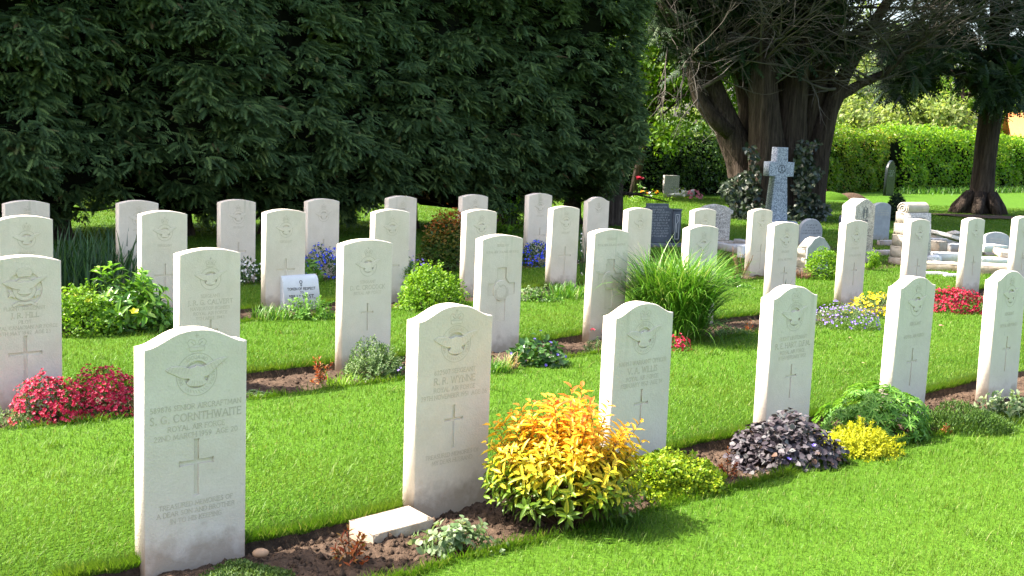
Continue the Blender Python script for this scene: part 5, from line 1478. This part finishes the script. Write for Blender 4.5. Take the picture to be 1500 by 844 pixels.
r_, k = plant('variegated_nettle_plant', 'pale silvery-green leaved plant spilling over the grass below the second front-row stone', 'plant', 672, 800, z=-.01)
shoots(r_, rng, 34, (.17, .09, .13), 8, .036, .028, M['pale_variegated'], LB.LEAF, .7, stems=M['green_stem'], low=-.1, lump=.4, seed=4, r=.0015, sweep=.9, upw=.1)
cover(r_, rng, 60, (.18, .10, .05), .035, .028, M['pale_variegated'], LB.LEAF)
rng = np.random.default_rng(303)
r_, k = plant('golden_spirea_bush', 'large golden-orange leaved shrub, green underneath, between two front-row headstones', 'shrub', 832, 757, z=-.03)
shoots(r_, rng, 270, (.355, .28, .545), 13, .060, .019, M['spirea_leaf'], LB.LEAF, .58, stems=M['stem'], low=.12, lump=.2, seed=7, r=.0018, sweep=1.0, upw=.12, flat=.72)
rng = np.random.default_rng(304)
r_, k = plant('lime_mound_plant', 'yellow-green small-leaved mound right of the golden-orange shrub', 'plant', 985, 712, z=-.03)
cover(r_, rng, 8000, (.235, .18, .19), .018, .014, M['lime_mound'], up_=.5, lump=.26, depth=.2, seed=12)
cover(r_, rng, 700, (.17, .1, .07), .017, .012, M['lime_mound'], up_=.6, lump=.3, part='outer_foliage', off=(.06, -.06, 0))
rng = np.random.default_rng(305)
r_, k = plant('dark_leaved_violet', 'dark purple-black glossy-leaved mound with two violet flowers', 'plant', 1150, 672, z=-.03)
cover(r_, rng, 2100, (.27, .20, .25), .033, .034, M['purple_leaf'], LB.LEAF, up_=-.1, out_=.25, jn=.22, lump=.22, depth=.3, seed=14)
for q in ((.09, -.17, .145), (-.035, -.21, .085)):
    blossoms(r_, rng, 1, None, .013, M['violet_petal'], P=np.array([q]), part='blossom')
rng = np.random.default_rng(306)
r_, k = plant('golden_stonecrop', 'bright yellow feathery mound beside the dark purple-leaved one', 'plant', 1262, 664, z=-.03)
shoots(r_, rng, 300, (.23, .17, .19), 20, .018, .006, M['gold_needle'], LB.DIA, .5, low=-.05, lump=.3, seed=16, sweep=.8, upw=.4)
cover(r_, rng, 1800, (.20, .15, .15), .02, .008, M['gold_needle'], up_=.8, part='inner_foliage')
rng = np.random.default_rng(307)
r_, k = plant('lupin_bush', 'green bush of star-shaped leaves between two front-row headstones', 'plant', 1282, 634, z=-.03)
def stars(root, rng, n, R, L, W, mat, nl=7, seed=1, lump=.25, low=-.05):
    P, D = dome(rng, n, R, .3, low, lump, seed)
    D = nrm(D + np.array([0, 0, .5]) + rng.normal(0, .25, (n, 3)))
    T = nrm(np.cross(D, rng.normal(0, 1, (n, 3)))); B = np.cross(D, T); lb = LB()
    sz = rng.uniform(.7, 1.2, n)
    for j in range(nl):
        a = 2*PI*j/nl
        ax = T*math.cos(a) + B*math.sin(a) + D*.18
        lb.add(P, ax, D, L*sz, W*sz, LB.LEAF)
    return lb.build('foliage', mat, root)
stars(r_, rng, 430, (.30, .24, .30), .042, .013, M['lupin_leaf'], 7, 18)
rng = np.random.default_rng(308)
r_, k = plant('heather_mat', 'spreading dark green heather mat at the foot of a front-row headstone', 'plant', 1410, 628, z=-.03)
cover(r_, rng, 6500, (.27, .17, .15), .022, .0055, M['heather_needle'], up_=.9, out_=.5, rnd=.6, lump=.35, depth=.35, seed=21)
rng = np.random.default_rng(309)
r_, k = plant('variegated_leaf_clump', 'grey-green variegated leaf clump at the right end of the front row', 'plant', 1483, 606, z=-.02)
shoots(r_, rng, 60, (.30, .13, .15), 8, .042, .026, M['pale_variegated'], LB.LEAF, .75, stems=M['green_stem'], low=-.1, lump=.4, seed=24, r=.0015, sweep=.9)
straps(r_, rng, 60, .22, .12, .005, M['pale_variegated'], 1.1, .9, part='dry_leaves')

# ---- second row
def flower_clump(name, label, u_, v_, R, nl, nf, petal, leafm, fsize, lsize, seed, group=None, low=.05, z=-.02, raise_=.015, tm=LB.DIA, up_=.7):
    rng = np.random.default_rng(seed)
    r_, k = plant(name, label, 'flowers', u_, v_, group, z=z)
    cover(r_, rng, nl, R, lsize, lsize*.34, M[leafm], tm, up_=up_, out_=.5, lump=.3, seed=seed)
    blossoms(r_, rng, nf, R, fsize, M[petal], low=low, lump=.3, seed=seed, raise_=raise_)
    return r_
flower_clump('crimson_saxifrage', 'left clump of crimson-pink flowers in front of the wreath-badged headstone', 72, 612, (.16, .14, .23), 1500, 640, 'crimson', 'moss_leaf', .012, .022, 321, 'crimson flower clumps', .0)
flower_clump('crimson_saxifrage', 'right clump of crimson-pink flowers, nearest the largest headstone', 150, 600, (.21, .16, .22), 1800, 960, 'crimson', 'moss_leaf', .012, .022, 322, 'crimson flower clumps', .05)
rng = np.random.default_rng(323)
r_, k = plant('grey_herb', 'grey-green feathery herb below the wreath-badged headstone at the left edge', 'plant', 14, 622, z=-.02)
shoots(r_, rng, 110, (.16, .11, .11), 12, .016, .006, M['thyme_leaf'], LB.DIA, .6, low=-.1, lump=.4, seed=26)
rng = np.random.default_rng(324)
r_, k = plant('succulent_rosettes', 'pale pink-edged succulent rosettes on the soil right of the nearest headstone', 'plant', 374, 578, z=-.015)
lb = LB()
for cx_, cy_ in ((-.04, 0), (.02, .03), (.03, -.04), (-.03, .07), (.07, .02), (-.08, -.03)):
    for ring, (m_, e_, l_) in enumerate(((9, .25, .040), (8, .6, .032), (6, 1.2, .022))):
        for j in range(m_):
            a = 2*PI*(j + .5*ring)/m_
            d = np.array([math.cos(a), math.sin(a), e_])
            lb.add(np.array([[cx_, cy_, .012]]), d[None], np.array([[-d[0]*.5, -d[1]*.5, 1]]), l_, .018, LB.LEAF)
lb.build('rosettes', M['pale_variegated'], r_)
rng = np.random.default_rng(325)
r_, k = plant('thyme_bush', 'grey-green thyme bush with one violet flower under the rusty-cornered headstone', 'shrub', 550, 549, z=-.03)
shoots(r_, rng, 260, (.21, .16, .24), 16, .018, .008, M['thyme_leaf'], LB.DIA, .55, low=.0, lump=.25, seed=28, sweep=.8)
cover(r_, rng, 1700, (.18, .14, .20), .018, .008, M['heather_needle'], up_=.8, part='inner_foliage', off=(-.02, .06, .03))
blossoms(r_, rng, 2, None, .012, M['mauve_petal'], P=np.array([(.165, -.10, .10), (.155, -.11, .085)]))
rng = np.random.default_rng(326)
r_, k = plant('wispy_weed', 'wispy pale green weed between the rusty sprig and the thyme bush', 'plant', 503, 562, z=-.02)
straps(r_, rng, 120, .10, .12, .004, M['fresh_leaf'], 1.0, .8)
r_, k = plant('grass_tuft', 'fresh grass tuft left of the blue-flowered violets', 'grass tuft', 727, 545, z=-.02)
straps(r_, rng, 170, .07, .14, .005, M['arching_grass'], .7, .6)
r_, k = plant('dry_leaf_tuft', 'tuft of tan dry leaf blades at the left of the blue-flowered violets', 'plant', 748, 540, z=-.02)
lm('dry_blade', [(0, (.30, .20, .10)), (.6, (.48, .36, .20)), (1, (.20, .26, .05))], trans=.3, spec=.2)
straps(r_, rng, 46, .04, .15, .009, M['dry_blade'], .7, .7)
r_, k = plant('violet_plant', 'glossy dark green violets with blue flowers beside the left fern-wreath headstone', 'flowers', 785, 533, z=-.03)
cover(r_, rng, 420, (.20, .15, .20), .052, .042, M['violet_leaf'], LB.LEAF, up_=.05, out_=.6, lump=.25, depth=.4, seed=31)
blossoms(r_, rng, 17, (.21, .16, .21), .015, M['violet_petal'], low=-.1, raise_=.02, seed=31)
r_, k = plant('small_herb', 'small fine-leaved herb with tiny dark red flowers at the foot of the right fern-wreath headstone', 'plant', 876, 514, z=-.02)
shoots(r_, rng, 90, (.13, .09, .12), 12, .02, .006, M['thyme_leaf'], LB.DIA, .6, low=0, lump=.3, seed=33)
blossoms(r_, rng, 7, None, .012, M['deep_red'], P=np.array([(-.05, .0, .175), (-.035, .01, .17), (-.06, .015, .165), (-.045, -.01, .18), (.03, 0, .165), (.04, .01, .16), (.035, -.01, .17)]))
r_, k = plant('arching_grass_clump', 'tall arching bright green grass clump in the middle of the second row', 'ornamental grass', 985, 492, z=-.03)
straps(r_, rng, 1900, .22, .80, .013, M['arching_grass'], 1.1, .34, seg=8)
straps(r_, rng, 380, .24, .60, .011, M['arching_grass'], 1.5, .75, seg=8, part='outer_blades')
flower_clump('pink_saxifrage', 'small pink flower clump tucked under the arching grass', 992, 512, (.09, .08, .11), 300, 110, 'crimson', 'moss_leaf', .013, .02, 334)
r_, k = plant('pale_stonecrop', 'pale creeping stonecrop on the soil right of the arching grass', 'plant', 1078, 487, z=-.02)
cover(r_, rng, 700, (.16, .09, .05), .02, .012, M['thyme_leaf'])
r_, k = plant('grass_sprig', 'few dark upright grass stems against a round-topped headstone in the second row', 'grass stems', 1146, 456, z=-.02)
straps(r_, rng, 9, .05, .36, .012, M['iris_leaf'], .25, .4)
flower_clump('mauve_aubretia', 'mound of mauve flowers left of the yellow flowers', 1234, 478, (.30, .24, .20), 2600, 240, 'mauve_petal', 'thyme_leaf', .013, .022, 335)
flower_clump('yellow_alyssum', 'mound of bright yellow flowers behind a front-row headstone', 1284, 462, (.33, .26, .21), 2400, 300, 'yellow_petal', 'thyme_leaf', .016, .022, 336, low=.2)
flower_clump('crimson_carpet', 'low carpet of deep crimson flowers in the second row at the right', 1397, 456, (.32, .22, .22), 2200, 900, 'deep_red', 'moss_leaf', .016, .02, 337, low=.05)
r_, k = plant('grey_leaf_tuft', 'pale grey-green leaf tuft right of the crimson carpet', 'plant', 1440, 455, z=-.02)
cover(r_, rng, 420, (.10, .09, .14), .026, .012, M['thyme_leaf'])

# ---- third row
rng = np.random.default_rng(341)
r_, k = plant('broad_leaved_bush', 'large bush of broad glossy pointed leaves in the third row at the left', 'shrub', 180, 480, z=-.03)
shoots(r_, rng, 62, (.38, .32, .50), 9, .125, .043, M['broad_leaf'], LB.LEAF, .42, stems=M['green_stem'], low=.0, lump=.2, seed=41, r=.004, sweep=1.0, upw=.15)
cover(r_, rng, 420, (.34, .28, .40), .07, .03, M['violet_leaf'], LB.LEAF, part='inner_foliage')
blossoms(r_, rng, 3, None, .035, M['gold_needle'], P=np.array([(.19, -.32, .20), (-.12, -.36, .27), (-.24, -.30, .30)]))
r_, k = plant('small_leaved_bush', 'light green small-leaved bush at the left foot of the broad-leaved bush', 'shrub', 118, 488, z=-.03)
cover(r_, rng, 2600, (.28, .24, .36), .030, .021, M['fresh_leaf'], up_=.3, lump=.3, seed=43)
r_, k = plant('feathery_weed', 'feathery low weed right of the broad-leaved bush', 'plant', 236, 484, z=-.02)
shoots(r_, rng, 60, (.20, .14, .14), 12, .028, .009, M['arching_grass'], LB.DIA, .7, low=0, lump=.4, seed=44)
r_, k = plant('leafy_herb', 'leafy green herb growing below the white tribute tablet', 'plant', 455, 466, z=-.02)
shoots(r_, rng, 90, (.26, .16, .20), 10, .034, .018, M['lupin_leaf'], LB.LEAF, .65, low=.0, lump=.35, seed=45)
r_, k = plant('grass_tuft', 'bright grass tuft on the soil left of the white tribute tablet', 'grass tuft', 398, 466, z=-.02)
straps(r_, rng, 230, .17, .15, .007, M['arching_grass'], .6, .6)
r_, k = plant('yellow_green_bush', 'bright yellow-green leafy bush in the third row', 'shrub', 632, 452, z=-.03)
shoots(r_, rng, 330, (.33, .28, .42), 11, .034, .019, M['fresh_leaf'], LB.DIA, .5, low=.0, lump=.2, seed=46)
cover(r_, rng, 2200, (.31, .26, .38), .032, .02, M['fresh_leaf'], part='inner_foliage')
r_, k = plant('ferny_bush', 'ferny darker green bush between a headstone and the yellow-green bush', 'shrub', 592, 436, z=-.02)
shoots(r_, rng, 130, (.13, .12, .46), 16, .030, .011, M['lupin_leaf'], LB.DIA, .6, low=.0, lump=.3, seed=47)
flower_clump('violet_blue_flowers', 'small violet-blue flowers peeping over the yellow-green bush', 612, 424, (.15, .13, .34), 300, 34, 'violet_petal', 'moss_leaf', .017, .03, 348, low=.4)
r_, k = plant('white_edged_lamium', 'low plant with white-edged leaves left of the strap-leaved lilies', 'plant', 784, 440, z=-.02)
shoots(r_, rng, 46, (.24, .13, .15), 9, .045, .020, M['pale_variegated'], LB.LEAF, .7, low=-.1, lump=.4, seed=49)
cover(r_, rng, 420, (.24, .14, .12), .035, .018, M['lupin_leaf'], part='inner_foliage')
r_, k = plant('lily_leaves', 'short bright strap-leaved lilies at the foot of the clear-standing headstone', 'plant', 838, 434, z=-.02)
straps(r_, rng, 300, .22, .17, .011, M['arching_grass'], .5, .5)
r_, k = plant('rose_bush', 'sparse rose with bare reddish stems beside a third-row headstone', 'rose', 1084, 412, z=-.02)
mb = MB()
for j in range(7):
    a = rng.uniform(0, 2*PI); x, y = math.cos(a)*.13, math.sin(a)*.1; h_ = rng.uniform(.22, .44)
    mb.tube([(0, 0, 0), (x*.5, y*.5, h_*.5), (x*.8 + rng.normal(0, .03), y, h_*.8), (x, y, h_)], [.009, .008, .006, .003], 5)
mb.build('stems', M['stem'], r_)
shoots(r_, rng, 10, (.15, .12, .42), 6, .035, .020, M['bronze_leaf'], LB.LEAF, .5, low=.2, seed=51)
r_, k = plant('leafy_clump', 'low leafy green clump left of the sparse rose', 'plant', 1058, 418, z=-.02)
shoots(r_, rng, 60, (.20, .14, .22), 9, .06, .022, M['lupin_leaf'], LB.LEAF, .6, low=0, lump=.3, seed=52)
r_, k = plant('white_flower_tuft', 'tiny plant with white flowers at the foot of a third-row headstone near the rose', 'flowers', 1092, 422, z=-.02)
cover(r_, rng, 160, (.10, .07, .05), .03, .013, M['lupin_leaf']); blossoms(r_, rng, 9, (.1, .07, .06), .014, M['white_petal'])

# ---- last row, in the hedge shadow
rng = np.random.default_rng(361)
r_, k = plant('iris_clump', 'dark green strappy iris leaves in the hedge shadow behind the broad-leaved bush', 'plant', 140, 420, z=-.02)
straps(r_, rng, 330, .42, .58, .017, M['iris_leaf'], .28, .42, off=(0, 0, 0))
r_, k = plant('white_flowers', 'white-flowered clump in the hedge shadow right of a third-row gap', 'flowers', 364, 415, z=-.02)
cover(r_, rng, 420, (.16, .13, .24), .05, .02, M['violet_leaf'], LB.LEAF); blossoms(r_, rng, 90, (.17, .14, .26), .014, M['white_petal'], low=.2, raise_=.02)
flower_clump('blue_lithodora', 'left blue-flowered bush in front of the brown-streaked shaded headstone', 472, 407, (.25, .20, .33), 1200, 210, 'blue_petal', 'violet_leaf', .016, .036, 362, 'blue flower bushes', low=.1, raise_=.03)
r_, k = plant('broad_herb', 'broad-leaved green herb at the left of the left blue-flowered bush', 'plant', 452, 412, z=-.02)
cover(r_, rng, 130, (.11, .10, .22), .08, .035, M['lupin_leaf'], LB.LEAF)
flower_clump('blue_lithodora', 'right blue-flowered bush between two headstones in the hedge shadow', 785, 388, (.22, .18, .29), 1300, 240, 'blue_petal', 'violet_leaf', .016, .036, 363, 'blue flower bushes', low=-.1, raise_=.02)
r_, k = plant('bronze_shrub', 'rounded shrub with bronze-red tips standing between two headstones', 'shrub', 655, 392, z=-.02)
cover(r_, rng, 3400, (.33, .30, .66), .05, .026, M['bronze_leaf'], LB.DIA, up_=-.2, out_=.7, lump=.16, depth=.35, seed=64)
cover(r_, rng, 700, (.27, .25, .55), .05, .03, M['violet_leaf'], part='inner_foliage')
r_, k = plant('strap_leaf_clump', 'dark strap-leaved clump at the foot of the shouldered headstone by the hedge end', 'plant', 875, 368, z=-.02)
straps(r_, rng, 130, .30, .40, .016, M['iris_leaf'], .45, .5)
r_, k = plant('white_blossom_weed', 'slender weed with tiny white blossoms right of the clear-standing headstone', 'flowers', 856, 402, z=-.02)
straps(r_, rng, 30, .06, .5, .008, M['iris_leaf'], .3, .25); blossoms(r_, rng, 26, (.09, .09, .52), .013, M['white_petal'], low=.0)
r_, k = plant('sunlit_seedling', 'pale green leafy seedling catching the sun under the hedge', 'plant', 748, 342, z=0)
shoots(r_, rng, 34, (.42, .3, .62), 8, .07, .045, M['fresh_leaf'], LB.LEAF, .6, stems=M['green_stem'], low=.1, lump=.4, seed=66)
r_, k = plant('orange_flower', 'tiny orange flower behind a shaded headstone under the hedge', 'flower', 604, 330, z=0)
straps(r_, rng, 14, .05, .62, .01, M['iris_leaf'], .2, .2); blossoms(r_, rng, 4, None, .05, M['orange_petal'], P=np.array([(0, 0, .66), (.05, 0, .67), (-.05, .0, .63), (.02, .03, .62)]))

# ---- among the older memorials
rng = np.random.default_rng(381)
r_, k = plant('young_privet_bush', 'fresh green bush in front of the low rough cream memorial', 'shrub', 1205, 408, z=-.02)
cover(r_, rng, 2300, (.23, .18, .37), .034, .021, M['fresh_leaf'], up_=.2, lump=.2, seed=81)
r_, k = plant('dead_fern_tuft', 'withered red-brown tuft at the left foot of the fresh green bush', 'plant', 1177, 408, z=0)
lm('withered', [(0, (.10, .05, .035)), (.6, (.20, .10, .07)), (1, (.30, .20, .13))], trans=.2, spec=.1)
straps(r_, rng, 130, .09, .16, .006, M['withered'], .9, .9)
r_, k = plant('green_weed', 'tall green weed at the right foot of the pointed memorial', 'plant', 1278, 396, z=0)
shoots(r_, rng, 36, (.11, .10, .30), 9, .045, .022, M['fresh_leaf'], LB.LEAF, .8, low=.1, seed=82)
r_, k = plant('dark_topiary', 'small dark rounded conifer bush behind the scroll monument', 'shrub', 1312, 324, z=0)
cover(r_, rng, 2400, (.25, .25, .56), .06, .03, M['yew'], up_=.5, lump=.15, depth=.2, seed=83)
mb = MB(); mb.tube([(0, 0, -.02), (0, 0, .2), (0, 0, .45)], [.05, .04, .03], 7); mb.build('stem', M['stem'], r_)
cover(r_, rng, 300, (.15, .15, .42), .08, .06, M['core'], part='inner_foliage')
r_, k = plant('posy', 'pink and orange posy laid on the turf mound by the hedge', 'flowers', 1196, 288, z=.14)
cover(r_, rng, 60, (.24, .18, .22), .09, .04, M['lupin_leaf']); blossoms(r_, rng, 46, (.26, .2, .30), .06, M['pink_petal']); blossoms(r_, rng, 20, (.24, .2, .30), .06, M['orange_petal'], part='orange_blossoms', seed=3)
r_, k = plant('red_rose', 'single tall red rose in front of the shaded hedge', 'rose', 936, 292, z=0)
mb = MB(); mb.tube([(0, 0, 0), (.03, 0, .25), (0, 0, .52)], [.015, .012, .01], 5); mb.build('stem', M['green_stem'], r_)
cover(r_, rng, 40, (.14, .12, .4), .09, .05, M['lupin_leaf'], LB.LEAF); blossoms(r_, rng, 10, None, .075, M['deep_red'], P=np.array([(rng.normal(0, .035), rng.normal(0, .03), .53 + rng.normal(0, .025)) for _ in range(10)]))
r_, k = plant('flower_bed', 'low mixed planting with a white flower around the tall red rose', 'flowers', 950, 296, z=0)
shoots(r_, rng, 120, (.65, .4, .28), 8, .07, .03, M['fresh_leaf'], LB.LEAF, .7, low=0, lump=.5, seed=84)
blossoms(r_, rng, 8, (.5, .3, .3), .05, M['white_petal'], low=.3); blossoms(r_, rng, 9, (.5, .3, .32), .05, M['orange_petal'], part='orange_blossoms', low=.5, seed=8)
r_, k = plant('bouquet', 'pale wrapped bouquet with pink flowers at the foot of the small cream memorial', 'bouquet', 1003, 292, z=0)
mb = MB(); mb.tube([(-.45, 0, .12), (-.1, 0, .13), (.25, 0, .20)], [.02, .05, .09], 10); mb.build('wrapping', M['white_marble'], r_, smooth=True)
cover(r_, rng, 90, (.34, .2, .30), .08, .04, M['lime_mound'], off=(-.15, 0, 0)); blossoms(r_, rng, 24, (.22, .2, .2), .055, M['pink_petal'], off=(.25, 0, .05)); blossoms(r_, rng, 16, (.26, .2, .2), .06, M['white_petal'], part='white_blossoms', off=(-.05, 0, .1), seed=5)
# verge growth along the far hedges: tall grass
r_, k = plant('long_grass', 'tall unmown grass and weeds along the foot of the far right hedge', 'long grass', 1470, 285, z=0)
r_['kind'] = 'stuff'
d_ = gnd(1560, 280) - gnd(1320, 284)
n = 1500; q = rng.random(n)
lb = LB(); P = np.array(gnd(1320, 284) - gnd(1470, 285))[None] + q[:, None]*np.array(d_)[None] + rng.normal(0, .35, (n, 3))*np.array([1, 1, 0])
az = rng.uniform(0, 2*PI, n)
lb.add(P, np.stack([np.cos(az)*.35, np.sin(az)*.35, np.ones(n)], -1), np.stack([np.cos(az), np.sin(az), np.zeros(n)], -1), rng.uniform(.12, .38, n), .03, LB.BLADE); lb.build('blades', M['arching_grass'], r_)
# fallen leaves on the lawn
for u_, v_, lab in ((1375, 456, 'pinkish fallen leaf on the lawn right of the crimson carpet'), (1243, 500, 'small tan fallen leaf on the lawn behind the star-leaved bush'), (1262, 538, 'small dry fallen leaf on the lawn above the star-leaved bush')):
    p = gnd(u_, v_) if u_ != 1375 else gnd(1375, 482)
    lb = LB(); lb.add(np.array([[0, 0, .03]]), [[1, .3, .12]], [[0, 0, 1]], .05 if u_ == 1375 else .03, .03, LB.LEAF)
    o = lb.build('fallen_leaf', M['pink_petal'] if u_ == 1375 else M['dry_blade']); o.location = p
    tag(o, lab, 'leaf', 'fallen leaves on the lawn')

# ------------------------------------------------------------------ move the group Empties to the foot of what they carry
def rebase(o, p):
    p = Vector(p); d = p - o.location; o.location = p
    for ch in list(o.children): ch.location = ch.location - d
rebase(hedge, st(H_S, (H_T0 + H_T1)/2))
rebase(yew, gnd(1145, 336))
rebase(pine, gnd(1434, 314))
